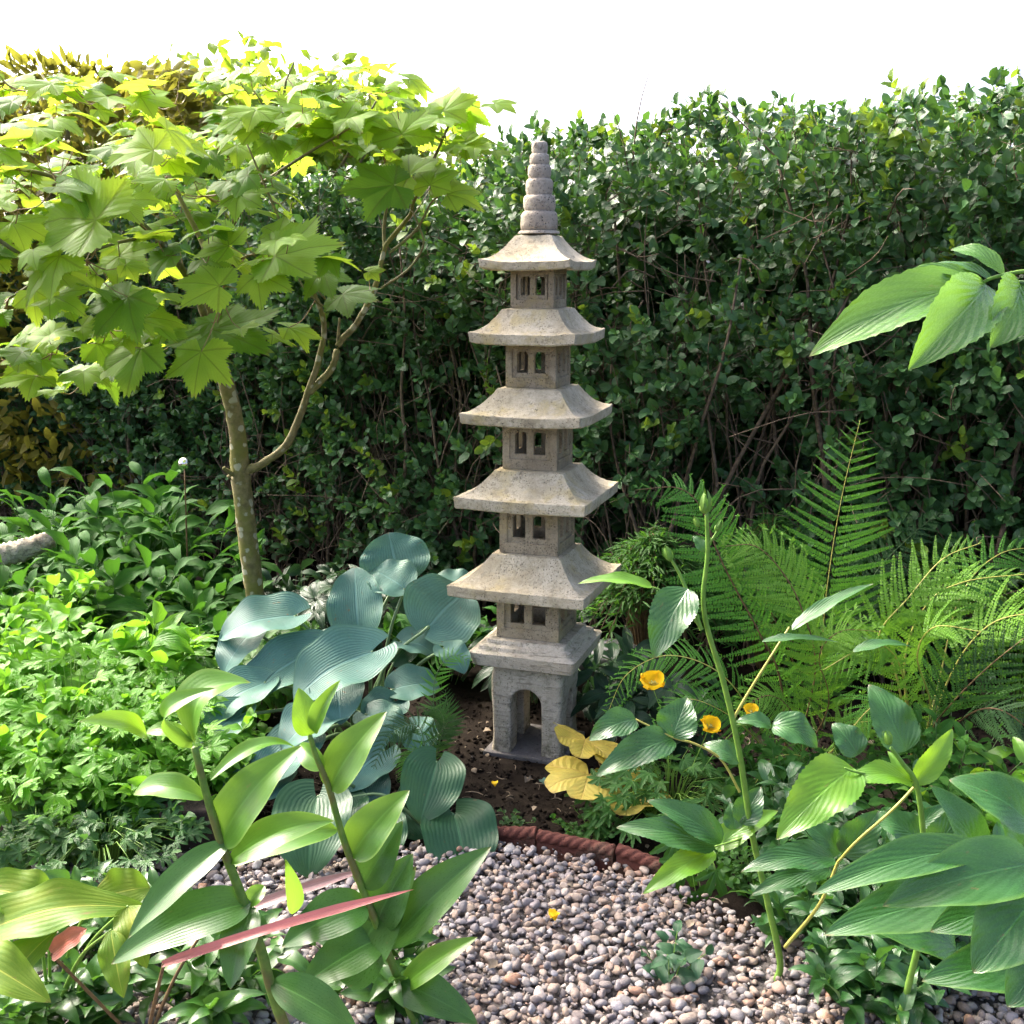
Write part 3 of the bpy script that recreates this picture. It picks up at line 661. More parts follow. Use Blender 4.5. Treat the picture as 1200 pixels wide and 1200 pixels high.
BR = [  # (points (u, v, Y), radius start, radius end)
 ([(284, 553, 3.9), (305, 545, 3.88), (335, 522, 3.86), (351, 488, 3.85), (361, 459, 3.84), (374, 420, 3.83), (380, 383, 3.8), (371, 351, 3.77), (355, 322, 3.72), (338, 300, 3.66)], .016, .006),
 ([(362, 460, 3.84), (388, 433, 3.86), (398, 402, 3.88), (415, 383, 3.88), (434, 351, 3.88), (442, 329, 3.88), (451, 291, 3.88), (457, 281, 3.88), (481, 252, 3.86), (484, 238, 3.86), (497, 212, 3.85), (520, 160, 3.85), (540, 115, 3.85)], .013, .004),
 ([(451, 291, 3.88), (450, 270, 3.9), (453, 240, 3.9), (456, 210, 3.9), (440, 160, 3.88), (412, 118, 3.85)], .007, .003),
 ([(456, 297, 3.88), (488, 269, 3.84), (505, 238, 3.8), (522, 225, 3.78)], .005, .003),
 ([(446, 338, 3.88), (478, 316, 3.85), (496, 288, 3.82), (491, 265, 3.82), (483, 247, 3.85)], .0042, .003),
 ([(396, 400, 3.88), (398, 373, 3.86)], .006, .004), ([(350, 327, 3.72), (362, 345, 3.7), (384, 362, 3.68)], .003, .002),
 ([(362, 330, 3.7), (400, 366, 3.7), (420, 345, 3.7), (434, 340, 3.7)], .0026, .002),
 ([(250, 402, 3.86), (225, 335, 3.7), (180, 275, 3.5), (120, 232, 3.35), (55, 205, 3.25), (-30, 190, 3.2)], .013, .004),
 ([(243, 340, 3.84), (263, 280, 3.84), (298, 220, 3.86), (326, 150, 3.9), (335, 95, 3.9)], .012, .004),
 ([(240, 290, 3.84), (205, 220, 3.9), (172, 150, 4.0), (150, 100, 4.0)], .010, .003),
 ([(262, 442, 3.88), (215, 402, 3.6), (150, 395, 3.4), (85, 410, 3.3)], .008, .003),
 ([(180, 275, 3.5), (120, 290, 3.35), (60, 320, 3.2), (10, 350, 3.15)], .006, .003),
 ([(243, 335, 3.84), (280, 305, 3.6), (318, 292, 3.45)], .006, .003), ([(298, 220, 3.86), (360, 180, 3.7), (410, 150, 3.6)], .006, .003),
 ([(326, 150, 3.9), (300, 110, 3.8)], .004, .002), ([(250, 395, 3.86), (262, 350, 3.5), (262, 335, 3.35)], .006, .003),
 ([(-60, 235, 3.0), (0, 282, 3.05), (34, 304, 3.1)], .006, .005), ([(484, 238, 3.86), (440, 222, 3.8), (400, 205, 3.75)], .004, .002),
 ([(335, 95, 3.9), (345, 72, 3.9)], .003, .002), ([(355, 322, 3.72), (320, 240, 3.8), (290, 170, 3.85)], .006, .003)]
NODE = []
for pts, r0, r1 in BR:
    mb = MB(); w = path(pts); tube(mb, w, r0, r1, sides=8, n=len(w)*6, rough=.22); mb.build('branch', M['bark'] if r0 > .009 else M['twig'], maple)
    s_ = smooth_path(w, 14); NODE += list(s_[2:])
NODE = np.array(NODE)
mbb, mbd, mbs = MB(), MB(), MB()
HERO = [(180, 176, 120, 160, 3.1, 0), (257, 335, 190, 322, 3.30, .0), (236, 412, 222, 472, 3.30, .2), (247, 386, 330, 412, 3.55, 1), (322, 300, 418, 278, 3.40, 0), (326, 276, 334, 243, 3.5, 0), (302, 322, 350, 342, 3.35, 0), (268, 288, 224, 272, 3.4, 0),
 (112, 258, 10, 244, 3.1, 0), (150, 348, 100, 402, 3.2, .3), (70, 300, 0, 345, 3.05, 0), (40, 340, 80, 362, 3.1, 0), (165, 408, 92, 452, 3.25, .5), (170, 372, 212, 395, 3.4, .4),
 (480, 205, 420, 196, 3.75, 0), (504, 217, 516, 172, 3.75, 0), (524, 228, 570, 204, 3.75, 0), (462, 217, 384, 222, 3.7, .3), (366, 128, 352, 84, 3.7, 0), (398, 150, 420, 100, 3.65, 0), (470, 158, 455, 108, 3.7, 0), (520, 130, 540, 88, 3.8, 0), (300, 150, 262, 128, 3.6, 0),
 (266, 212, 300, 226, 3.6, .4), (290, 205, 248, 224, 3.5, .2), (196, 152, 245, 178, 3.3, .1), (385, 300, 370, 322, 3.5, 1), (402, 345, 450, 352, 3.7, .8), (432, 318, 455, 315, 3.75, .9), (378, 318, 392, 350, 3.6, 1), (140, 235, 168, 262, 3.3, .3), (140, 300, 180, 320, 3.4, .6),
 (545, 165, 580, 180, 3.8, 0), (60, 395, 20, 385, 3.2, .1), (200, 300, 150, 312, 3.5, .5), (30, 425, 75, 445, 3.3, .7), (112, 322, 70, 318, 3.2, .2)]
B, T, N, S = [], [], [], []
for bu, bv, tu, tv, Y, dk in HERO:
    b = P(bu, bv, Y); nrm = unit(np.array([.12*RS.randn()-.1, -.68+.15*RS.randn(), .74])); d = ray(tu, tv); den = float(d@nrm)
    tt = float((b-CAM)@nrm/den) if abs(den) > .15 else Y; tp = CAM+d*(tt if abs(CAM[1]+d[1]*tt-Y) < .16 else Y+np.sign(tt-Y)*.10)
    B.append(b); T.append(b+(tp-b)*.80); N.append(nrm); S.append(dk)
CL = [(60, 190, 3.2), (95, 240, 3.3), (180, 172, 3.4), (240, 218, 3.6), (300, 142, 3.7), (355, 132, 3.65), (402, 132, 3.7), (468, 132, 3.8), (528, 130, 3.85), (300, 218, 3.8), (245, 285, 3.5), (330, 292, 3.45), (100, 292, 3.2), (40, 300, 3.1), (30, 352, 3.15), (125, 372, 3.3), (60, 402, 3.2), (285, 392, 3.6),
      (150, 335, 3.45), (190, 292, 3.6), (20, 232, 3.1), (60, 125, 3.5), (120, 112, 3.7), (205, 110, 3.8), (262, 98, 3.8), (325, 96, 3.9), (432, 98, 3.8), (5, 150, 3.3), (5, 410, 3.2), (95, 438, 3.3), (555, 172, 3.85), (345, 175, 3.85), (415, 172, 3.75), (140, 205, 3.7), (60, 255, 3.6), (250, 160, 4.0), (390, 100, 4.0), (150, 145, 4.0), (30, 95, 3.8), (210, 245, 4.1), (490, 165, 3.9), (180, 395, 3.5), (-30, 280, 3.1), (-30, 200, 3.2)]
for (u, v, Y) in CL+[(-40+420*RS.rand(), 90+130*RS.rand(), 4.1+.5*RS.rand()) for _ in range(16)]:
    c0_ = P(u, v, Y)-np.array([0, 0, .03]); NODE = np.vstack([NODE, c0_[None]]); a0 = RS.rand()*6.28; m = RS.randint(5, 9)
    for q in range(m):
        an = a0+q*6.28/m+RS.randn()*.35; o_ = np.array([math.cos(an), math.sin(an), .10+.22*RS.randn()]); L = .055+.065*RS.rand(); b = c0_+o_*(.05+.10*RS.rand())+np.array([0, 0, .04*RS.rand()])
        dr = unit(o_*np.array([1, 1, .3])+np.array([0, -.15, -.22])+RS.randn(3)*.15); B.append(b); T.append(b+dr*L); N.append(unit(np.array([.22*RS.randn()-.05, -.34+.24*RS.randn(), .9]))); S.append(1. if RS.rand() < .25 else 0.)
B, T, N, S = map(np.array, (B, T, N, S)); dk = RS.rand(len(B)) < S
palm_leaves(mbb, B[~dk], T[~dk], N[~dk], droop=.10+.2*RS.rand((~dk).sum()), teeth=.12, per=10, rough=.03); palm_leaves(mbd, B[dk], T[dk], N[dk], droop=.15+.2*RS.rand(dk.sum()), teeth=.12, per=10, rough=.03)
for b, t in zip(B, T):
    dist = ((NODE-b)**2).sum(1); nd = NODE[np.argmin(dist)]
    if dist.min() > .3**2: nd = b+(nd-b)*.2/np.sqrt(dist.min())
    m = (b+nd)/2+np.array([0, 0, -.02]); mbb.cur = 1; tube(mbb, [nd, m, b], .0019, .0012, sides=5, n=7); mbb.cur = 0
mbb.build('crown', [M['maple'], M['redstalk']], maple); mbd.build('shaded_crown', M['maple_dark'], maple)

# ------------------------------------------------------------------ golden conifer at the far left
M['gold'] = leaf_mat('golden_spray', (0.11, 0.12, 0.015), (0.18, 0.165, 0.02), (0.278, 0.2555, 0.038), (0.34, 0.34, 0.04), rough=.6, trans=.4, blotch=(.22, .10, .03), bamt=.8, bscale=2.)
con = thing('golden_conifer', 'yellow and rusty conifer behind the maple in the upper corner', 'tree', (-2.55, 6.7, 0))
mb = MB(); n = 11000; h = RS.rand(n)**.8; ang = RS.rand(n)*6.28; rad = (.95*(1-h*.35))*(.55+.45*RS.rand(n)**.4)*(1+.25*np.sin(ang*5+h*17))
B = np.stack([-2.55+1.15*rad*np.cos(ang), 6.7+.8*rad*np.sin(ang), .3+2.28*h], -1); dr = unit(np.stack([np.cos(ang), np.sin(ang), .15+.5*RS.randn(n)], -1)+RS.randn(n, 3)*.4)
leaves(mb, B, B+dr*(.07+.08*RS.rand(n))[:, None], RS.randn(n, 3)+[0, -.5, .6], .03+.025*RS.rand(n), 'lance', 3, 2, -.1, .2, .3); mb.build('crown', M['gold'], con)
mb = MB(); tube(mb, [(-2.55, 6.7, -.02), (-2.57, 6.72, 1.2), (-2.53, 6.7, 2.5)], .07, .012, sides=8, n=10, rough=.2)
for i in range(46):
    z = .3+2.*RS.rand(); a = RS.rand()*6.28; l = (.9-.25*z)*(.8+.4*RS.rand()); p = np.array([-2.55, 6.7, z]); q = p+[l*math.cos(a), .8*l*math.sin(a), .15*l]; tube(mb, [p, (p+q)/2+[0, 0, -.03], q], .008, .002, sides=4, n=6)
mb.build('trunk', M['twig'], con)

M['backleaf'] = leaf_mat('background_leaf', (.07, .16, .014), (.13, .23, .02), (.16, .26, .04), (.34, .5, .03), rough=.6, trans=.4)
bt = thing('background_tree', 'light green leafy tree beyond the hedge, glimpsed through the maple crown', 'tree', (-1.55, 7.3, 0))
mb = MB(); n = 9500; th = RS.rand(n)*6.28; ph_ = np.arccos(2*RS.rand(n)-1); q = RS.rand(n)**.35*(1+.18*np.sin(th*4+ph_*5))
B = np.stack([-1.55+1.3*q*np.sin(ph_)*np.cos(th), 7.3+.8*q*np.sin(ph_)*np.sin(th), 2.02+.72*q*np.cos(ph_)], -1); dr = unit(RS.randn(n, 3)+np.array([0, 0, -.2]))
leaves(mb, B, B+dr*(.06+.06*RS.rand(n))[:, None], RS.randn(n, 3)*.7+[0, -.4, .8], .045+.03*RS.rand(n), 'ovate', 3, 2, .1, .2, .2); mb.build('crown', M['backleaf'], bt)
mb = MB(); tube(mb, [(-1.55, 7.3, -.02), (-1.52, 7.32, 1.0), (-1.56, 7.3, 2.3)], .08, .02, sides=8, n=10, rough=.2)
for i in range(14):
    e = np.array([-1.55+.8*RS.randn()*.7, 7.3+.5*RS.randn(), 1.9+.6*RS.rand()]); tube(mb, [(-1.53, 7.31, 1.0+.5*RS.rand()), (e+np.array([-1.53, 7.31, 1.3]))/2, e], .018, .005, sides=5, n=6)
mb.build('trunk', M['twig'], bt)
# ------------------------------------------------------------------ leaves of single plants
M['hosta'] = leaf_mat('blue_hosta_leaf', (0.060, 0.162, 0.125), (0.092, 0.215, 0.165), (0.1355, 0.293, 0.248), (0.1, 0.24, 0.1), N=13, kind='parallel', rough=.5, trans=.12, bump=.45, dist=.0035, veinw=.22, midw=.05, spec=.35, vamt=.28, edge=(.08, .18, .11))
M['hosta_green'] = leaf_mat('green_hosta_leaf', (0.018, 0.07, 0.03), (0.034, 0.105, 0.042), (0.059, 0.1655, 0.071), (0.08, 0.22, 0.05), N=9, kind='parallel', rough=.42, trans=.15, bump=.32, dist=.0035, veinw=.22, midw=.05, spec=.35, vamt=.16)
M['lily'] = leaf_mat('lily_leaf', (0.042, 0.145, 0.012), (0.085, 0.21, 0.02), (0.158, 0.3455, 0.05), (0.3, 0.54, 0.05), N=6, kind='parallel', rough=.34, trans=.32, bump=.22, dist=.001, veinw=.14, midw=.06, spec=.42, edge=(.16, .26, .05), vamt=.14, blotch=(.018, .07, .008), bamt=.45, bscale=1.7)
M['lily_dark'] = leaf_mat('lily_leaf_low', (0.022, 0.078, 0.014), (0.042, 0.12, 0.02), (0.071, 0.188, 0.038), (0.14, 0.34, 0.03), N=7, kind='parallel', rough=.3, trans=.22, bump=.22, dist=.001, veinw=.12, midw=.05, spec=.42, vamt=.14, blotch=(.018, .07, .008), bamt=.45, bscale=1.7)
M['rose'] = leaf_mat('rose_leaf', (0.018, 0.075, 0.018), (0.038, 0.125, 0.028), (0.065, 0.1955, 0.05), (0.13, 0.34, 0.03), N=8, rough=.30, trans=.2, bump=0.45, dist=0.002, veinw=.10, midw=.05, spec=.6, vamt=0.3)
M['rose_new'] = leaf_mat('new_rose_leaf', (0.075, 0.21, 0.012), (0.11, 0.27, 0.02), (0.173, 0.413, 0.038), (0.32, 0.58, 0.03), N=9, rough=.32, trans=.35, bump=0.4, dist=0.0015, veinw=.08, midw=.05, spec=.55, vamt=0.25)
M['peony'] = leaf_mat('peony_leaf', (0.018, 0.08, 0.016), (0.036, 0.125, 0.026), (0.062, 0.1955, 0.047), (0.13, 0.36, 0.03), N=7, rough=.27, trans=.22, bump=0.35, dist=0.0018, veinw=.08, midw=.045, spec=.6, edge=(.09, .19, .03), vamt=0.14)
M['gloss'] = leaf_mat('glossy_shrub_leaf', (0.045, 0.145, 0.022), (0.08, 0.2, 0.035), (0.128, 0.308, 0.0605), (0.24, 0.48, 0.04), N=7, rough=.27, trans=.28, bump=.45, dist=.003, veinw=.08, midw=.05, spec=.65, edge=(.11, .24, .03), vamt=.25)
M['mottled'] = leaf_mat('yellowing_leaf', (0.060, 0.165, 0.012), (0.165, 0.215, 0.022), (0.398, 0.443, 0.068), (0.22, 0.40, 0.03), N=5, kind='parallel', spec=.2, rough=.5, trans=.3, blotch=(.15, .08, .05), bamt=.95, bscale=2.6, vamt=.14, dist=.001)
M['redstrap'] = leaf_mat('red_strap_leaf', (.60, .17, .15), (.66, .24, .20), (.50, .30, .24), (.6, .16, .12), N=4, kind='parallel', rough=.35, trans=.15, edge=(.42, .26, .20), vamt=.14, midw=.02, dist=.0012)
M['mauvestrap'] = leaf_mat('mauve_strap_leaf', (.30, .17, .18), (.36, .22, .22), (.36, .28, .24), (.3, .14, .14), N=4, kind='parallel', rough=.35, trans=.15, edge=(.40, .33, .28), vamt=.14, midw=.02, dist=.0012)
M['weed'] = leaf_mat('bright_weed_leaf', (0.062, 0.215, 0.010), (0.12, 0.32, 0.018), (0.1805, 0.443, 0.041), (0.26, 0.58, 0.03), N=6, rough=.45, trans=.38, bump=.6, vamt=.35)
M['weed_dull'] = leaf_mat('dull_weed_leaf', (0.026, 0.085, 0.022), (0.05, 0.135, 0.032), (0.083, 0.2105, 0.056), (0.12, 0.3, 0.04), N=6, rough=.45, trans=.28, vamt=.35)
M['dark'] = leaf_mat('dark_border_leaf', (0.016, 0.072, 0.010), (0.038, 0.125, 0.018), (0.059, 0.158, 0.038), (0.09, 0.26, 0.02), N=7, spec=.1, rough=.6, trans=.25, vamt=.35)
M['helle'] = leaf_mat('hellebore_leaf', (0.01, 0.036, 0.014), (0.022, 0.062, 0.022), (0.041, 0.101, 0.041), (0.05, 0.13, 0.03), N=7, rough=.36, trans=.15, vamt=.3)
M['fresh'] = leaf_mat('fresh_border_leaf', (0.035, 0.13, 0.016), (0.07, 0.19, 0.026), (0.113, 0.293, 0.047), (0.17, 0.42, 0.03), N=6, rough=.42, trans=.3, vamt=.3)
M['poppy'] = leaf_mat('poppy_leaf', (0.022, 0.088, 0.012), (0.045, 0.135, 0.02), (0.0755, 0.2105, 0.038), (0.13, 0.36, 0.03), N=6, rough=.5, trans=.28, vamt=.3)
M['heuch'] = leaf_mat('yellow_heuchera_leaf', (.44, .36, .06), (.54, .46, .10), (.50, .34, .08), (.7, .6, .1), N=7, rough=.5, trans=.25, bump=.7, blotch=(.36, .20, .06), bamt=.5)
M['fern'] = leaf_mat('fern_frond', (0.045, 0.20, 0.018), (0.095, 0.285, 0.03), (0.158, 0.368, 0.041), (0.19, 0.5, 0.04), wear=.3, N=5, rough=.5, trans=.22)
M['fern_gold'] = leaf_mat('golden_fern_frond', (0.075, 0.235, 0.016), (0.145, 0.325, 0.03), (0.218, 0.413, 0.041), (0.26, 0.56, 0.04), wear=.3, N=5, rough=.45, trans=.22)
M['fern_dark'] = leaf_mat('dark_fern_frond', (0.016, 0.062, 0.014), (0.036, 0.1, 0.022), (0.062, 0.158, 0.041), (0.09, 0.26, 0.03), wear=.3, N=5, rough=.5, trans=.22)
M['petal'] = leaf_mat('poppy_petal', (.88, .53, .008), (.92, .62, .012), (.8, .42, .01), (.95, .66, .02), N=12, kind='parallel', rough=.6, trans=.35, bump=.3, vamt=.1, midw=.0)
M['greenstem'] = stem_mat('green_stem', (.11, .23, .03), (.17, .30, .045), .45, 40.)
M['darkstem'] = stem_mat('dark_green_stem', (.05, .11, .03), (.10, .17, .05), .5, 40.)
M['lilystem'] = stem_mat('spotted_lily_stem', (.075, .16, .02), (.14, .23, .035), .5, 60., moss=(.13, .10, .035))
M['hostastem'] = stem_mat('hosta_stalk', (.13, .22, .09), (.18, .28, .13), .45, 30.)
M['brownstem'] = stem_mat('brown_rachis', (.10, .055, .025), (.17, .11, .04), .6, 60.)
M['goldstem'] = stem_mat('yellow_rachis', (.34, .33, .06), (.42, .40, .10), .5, 40.)
FACE = (0., -.55, .83)
def tip_on_plane(b, tu, tv, n, mx=.22):
    n = unit(np.asarray(n, float)); d = ray(tu, tv); den = float(d@n); Y = b[1]
    y = float((b-CAM)@n/den) if abs(den) > .12 else Y
    return CAM+d*float(np.clip(y, Y-mx, Y+mx))
def leaf(root, mat, bu, bv, tu, tv, Y, wpx, n=FACE, outline='ovate', bulge=.10, fold=.22, tY=None, wave=.10, nl=18, nw=8, lobe=0., serr=0, r=None, twist=0., mx=.22, name='leaf', stalk=None, stalk_mat=None, stalk_r=.004):
    b = P(bu, bv, Y); t = P(tu, tv, tY) if tY is not None else tip_on_plane(b, tu, tv, n, mx)
    mb = MB(); leaves(mb, [b], [t], [n], [wpx*pxm((b+t)/2)], outline, nl, nw, bulge, fold, wave, lobe, RS.rand() if r is None else r, serr, twist)
    o = mb.build(name, M[mat], root)
    if stalk is not None:
        ms = MB(); tube(ms, [np.array(q, float) for q in stalk]+[b], stalk_r, stalk_r*.6, sides=7, n=12); ms.build('leaf_stalk', M[stalk_mat], o)
    return o
def stem(root, pts, r0, r1, mat='greenstem', name='stem', sides=9, rough=.06):
    mb = MB(); w = [P(*p) if p[1] > 40 else np.array(p, float) for p in pts]; tube(mb, w, r0, r1, sides=sides, n=len(w)*7, rough=rough); return mb.build(name, M[mat], root)
def ground_pt(u, Y): 
    return np.array([P(u, 700, Y)[0], Y, 0.])

# blue hosta
hb = ground_pt(425, 3.38)
ho = thing('blue_hosta', 'large blue-grey hosta with broad heart-shaped leaves beside the pagoda', 'hosta', hb)
HL = [ # base, tip, Y, width px, normal, lobe, bulge
 (467, 676, 455, 624, 3.62, 82, (.05, -.85, .5), .16, .05), (548, 690, 508, 676, 3.75, 40, (0, -.5, .85), .14, .06), (421, 740, 416, 664, 3.45, 66, (-.15, -.8, .6), .14, .10), (474, 690, 436, 668, 3.52, 58, (-.1, -.5, .85), .15, .1),
 (503, 734, 548, 690, 3.40, 96, (.1, -.75, .65), .22, .12), (345, 722, 256, 750, 3.30, 70, (-.15, -.45, .88), .22, .16), (372, 762, 278, 829, 3.22, 74, (-.2, -.55, .8), .2, .14), (436, 764, 344, 822, 3.15, 92, (-.1, -.55, .82), .26, .16),
 (462, 808, 516, 806, 3.25, 50, (.2, -.5, .85), .2, .22), (462, 822, 428, 856, 3.2, 52, (.1, -.5, .85), .2, .16), (282, 838, 204, 916, 3.02, 66, (-.3, -.55, .75), .2, .15), (462, 776, 486, 752, 3.4, 34, (.3, -.5, .8), .14, .25),
 (470, 752, 510, 768, 3.42, 46, (.2, -.4, .9), .18, .2), (395, 760, 330, 775, 3.38, 60, (-.1, -.35, .93), .2, .12), (392, 830, 330, 880, 3.05, 70, (-.1, -.4, .9), .2, .15), (430, 838, 470, 870, 3.12, 54, (.1, -.45, .9), .2, .18), (360, 868, 300, 930, 2.98, 70, (-.1, -.45, .9), .2, .2), (420, 905, 440, 960, 2.95, 60, (.1, -.5, .85), .2, .18),
 (310, 800, 240, 850, 3.12, 66, (-.2, -.5, .85), .2, .15), (480, 850, 500, 890, 3.1, 50, (.2, -.5, .85), .2, .16), (330, 905, 262, 960, 2.92, 74, (-.2, -.5, .85), .2, .16), (395, 800, 400, 850, 3.1, 64, (0, -.5, .85), .2, .16), (300, 740, 262, 790, 3.3, 56, (-.2, -.5, .85), .2, .16), (450, 880, 400, 930, 2.98, 62, (0, -.55, .83), .2, .16), (520, 760, 545, 790, 3.3, 40, (.2, -.5, .85), .2, .16)]
for i, (bu, bv, tu, tv, Y, wp, n, lo, bg_) in enumerate(HL):
    b = P(bu, bv, Y); e = hb+np.array([.05*RS.randn(), .05*RS.randn(), 0]); mid = (b+e)/2+np.array([0, 0, .04])+.12*(b-e)*np.array([-.6, -.6, .6])
    leaf(ho, 'hosta' if i != 11 else 'hosta_green', bu, bv, tu, tv, Y, wp, n, 'heart', bg_*.75, .26, wave=.09, nl=26, nw=14, lobe=lo, stalk=[e, mid], stalk_mat='hostastem', stalk_r=.0075, mx=.3)
# green hosta at the border's edge
gb = ground_pt(470, 2.92)
hg = thing('green_hosta', 'smaller dark green hosta with deeply ribbed leaves overhanging the gravel edge', 'hosta', gb)
for (bu, bv, tu, tv, Y, wp, n, lo, bg_) in [(512, 893, 492, 965, 2.86, 74, (.15, -.7, .7), .2, .14), (532, 955, 548, 1034, 2.78, 90, (.15, -.65, .75), .22, .16), (372, 934, 362, 1030, 2.72, 96, (-.05, -.65, .75), .22, .18), (470, 950, 500, 985, 2.88, 62, (.1, -.5, .85), .2, .18), (440, 960, 455, 1015, 2.8, 66, (.05, -.55, .8), .2, .18), (405, 935, 400, 985, 2.85, 60, (0, -.5, .85), .2, .16)]:
    b = P(bu, bv, Y); e = gb+np.array([.04*RS.randn(), .04*RS.randn(), 0]); leaf(hg, 'hosta_green', bu, bv, tu, tv, Y, wp, n, 'heart', bg_*.75, .26, wave=.09, nl=26, nw=14, lobe=lo, stalk=[e, (b+e)/2+np.array([0, 0, .05])], stalk_mat='hostastem', stalk_r=.006, mx=.3)

# leafy lily stems in front
YA = 1.78
la = thing('leafy_lily', 'tall lily stem with curled top leaf, in front of the bright green weeds', 'lily', ground_pt(335, YA))
stem(la, [(*ground_pt(345, YA),), (325, 1180, YA), (305, 1110, YA), (283, 1050, YA), (262, 995, YA), (243, 935, YA), (228, 876, YA)], .011, .0062, 'lilystem', sides=10)
for a in [('lily', 229, 872, 294, 800, 66, (-.45, -.5, .75), 'oval', .42, .35, None), ('lily', 226, 868, 256, 806, 26, (-.8, -.5, .3), 'strap', .45, .3, 1.72), ('rose_new', 225, 868, 170, 860, 22, (0, -.5, .85), 'oval', .22, .4, None), ('rose_new', 172, 862, 92, 846, 32, (0, -.6, .8), 'ovate', .16, .25, 1.70),
          ('lily', 240, 936, 157, 930, 36, (-.1, -.45, .9), 'oval', .20, .3, None), ('lily', 260, 988, 354, 874, 62, (-.35, -.8, .5), 'ovate', .16, .25, None), ('lily', 246, 915, 352, 880, 24, (-.1, -.4, .9), 'lance', .22, .3, 1.92), ('lily', 268, 1012, 392, 962, 44, (.1, -.5, .85), 'lance', .18, .3, None),
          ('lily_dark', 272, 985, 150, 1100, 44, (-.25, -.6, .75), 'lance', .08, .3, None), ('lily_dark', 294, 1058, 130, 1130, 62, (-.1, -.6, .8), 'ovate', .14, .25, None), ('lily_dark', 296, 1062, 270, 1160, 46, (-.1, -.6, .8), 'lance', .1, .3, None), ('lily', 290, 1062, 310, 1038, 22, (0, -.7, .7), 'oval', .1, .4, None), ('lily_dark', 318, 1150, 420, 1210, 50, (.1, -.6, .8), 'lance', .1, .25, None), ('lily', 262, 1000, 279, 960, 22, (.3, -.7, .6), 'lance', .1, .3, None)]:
    leaf(la, a[0], a[1], a[2], a[3], a[4], YA, a[5], a[6], a[7], a[8], a[9], tY=a[10], wave=.05, nl=24, nw=10)
YB = 2.0
lb = thing('leafy_lily', 'lily stem with paired pale leaf tips, rising in front of the blue hosta', 'lily', ground_pt(470, YB))
stem(lb, [(*ground_pt(478, YB),), (452, 1110, YB), (424, 1040, YB), (403, 985, YB), (386, 925, YB), (370, 885, YB), (363, 862, YB)], .009, .005, 'lilystem', sides=10)
for a in [('rose_new', 362, 862, 350, 806, 34, (.3, -.85, .4), 'ovate', .08, .4, None), ('lily', 368, 858, 399, 797, 24, (-.5, -.8, .2), 'ovate', .1, .45, None), ('lily', 380, 900, 352, 872, 26, (-.5, -.6, .6), 'ovate', .15, .4, None), ('lily', 386, 926, 453, 834, 52, (-.3, -.8, .5), 'ovate', .12, .25, None), ('lily', 412, 1004, 480, 926, 52, (-.2, -.8, .55), 'ovate', .14, .25, None),
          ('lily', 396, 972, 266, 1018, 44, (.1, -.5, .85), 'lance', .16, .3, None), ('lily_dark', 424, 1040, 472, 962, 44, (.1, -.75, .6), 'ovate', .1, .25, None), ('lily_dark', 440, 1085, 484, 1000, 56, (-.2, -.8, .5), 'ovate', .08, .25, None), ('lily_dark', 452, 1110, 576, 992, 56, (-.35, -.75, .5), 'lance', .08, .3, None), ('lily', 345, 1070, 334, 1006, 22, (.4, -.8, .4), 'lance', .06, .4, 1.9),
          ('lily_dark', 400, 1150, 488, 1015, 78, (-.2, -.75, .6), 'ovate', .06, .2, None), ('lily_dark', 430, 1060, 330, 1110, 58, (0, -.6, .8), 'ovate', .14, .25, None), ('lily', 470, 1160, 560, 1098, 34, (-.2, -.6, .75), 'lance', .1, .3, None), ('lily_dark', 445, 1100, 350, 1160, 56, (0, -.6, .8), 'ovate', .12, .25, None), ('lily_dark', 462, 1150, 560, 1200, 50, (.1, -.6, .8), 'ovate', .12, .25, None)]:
    leaf(lb, a[0], a[1], a[2], a[3], a[4], YB, a[5], a[6], a[7], a[8], a[9], tY=a[10], wave=.05, nl=24, nw=10)
# red strap plant
ph = thing('red_flax', 'strap-leaved plant with one red and one mauve leaf across the lily stems', 'flax', G(170, 1230))
leaf(ph, 'redstrap', 190, 1130, 486, 1042, 1.70, 11, (-.1, -.75, .65), 'strap', .06, .25, tY=1.75, nl=30, nw=6, wave=.02, r=.2)
leaf(ph, 'mauvestrap', 240, 1085, 432, 1018, 2.02, 13, (-.1, -.7, .7), 'strap', .05, .25, tY=2.1, nl=30, nw=6, wave=.02)
leaf(ph, 'redstrap', 60, 1118, 102, 1088, 1.84, 24, (0, -.7, .7), 'strap', .08, .25, nl=12, nw=6, r=.4)
g0 = G(170, 1230); stem(ph, [(*g0,), tuple(.5*(g0+P(190, 1130, 1.70))), tuple(P(192, 1130, 1.70))], .004, .003, 'brownstem'); stem(ph, [(*g0,), tuple(.5*(g0+P(240, 1085, 2.02))+np.array([0, 0, .02])), tuple(P(242, 1085, 2.02))], .004, .003, 'brownstem')
stem(ph, [(*g0,), tuple(P(60, 1118, 1.84))], .0035, .003, 'brownstem')
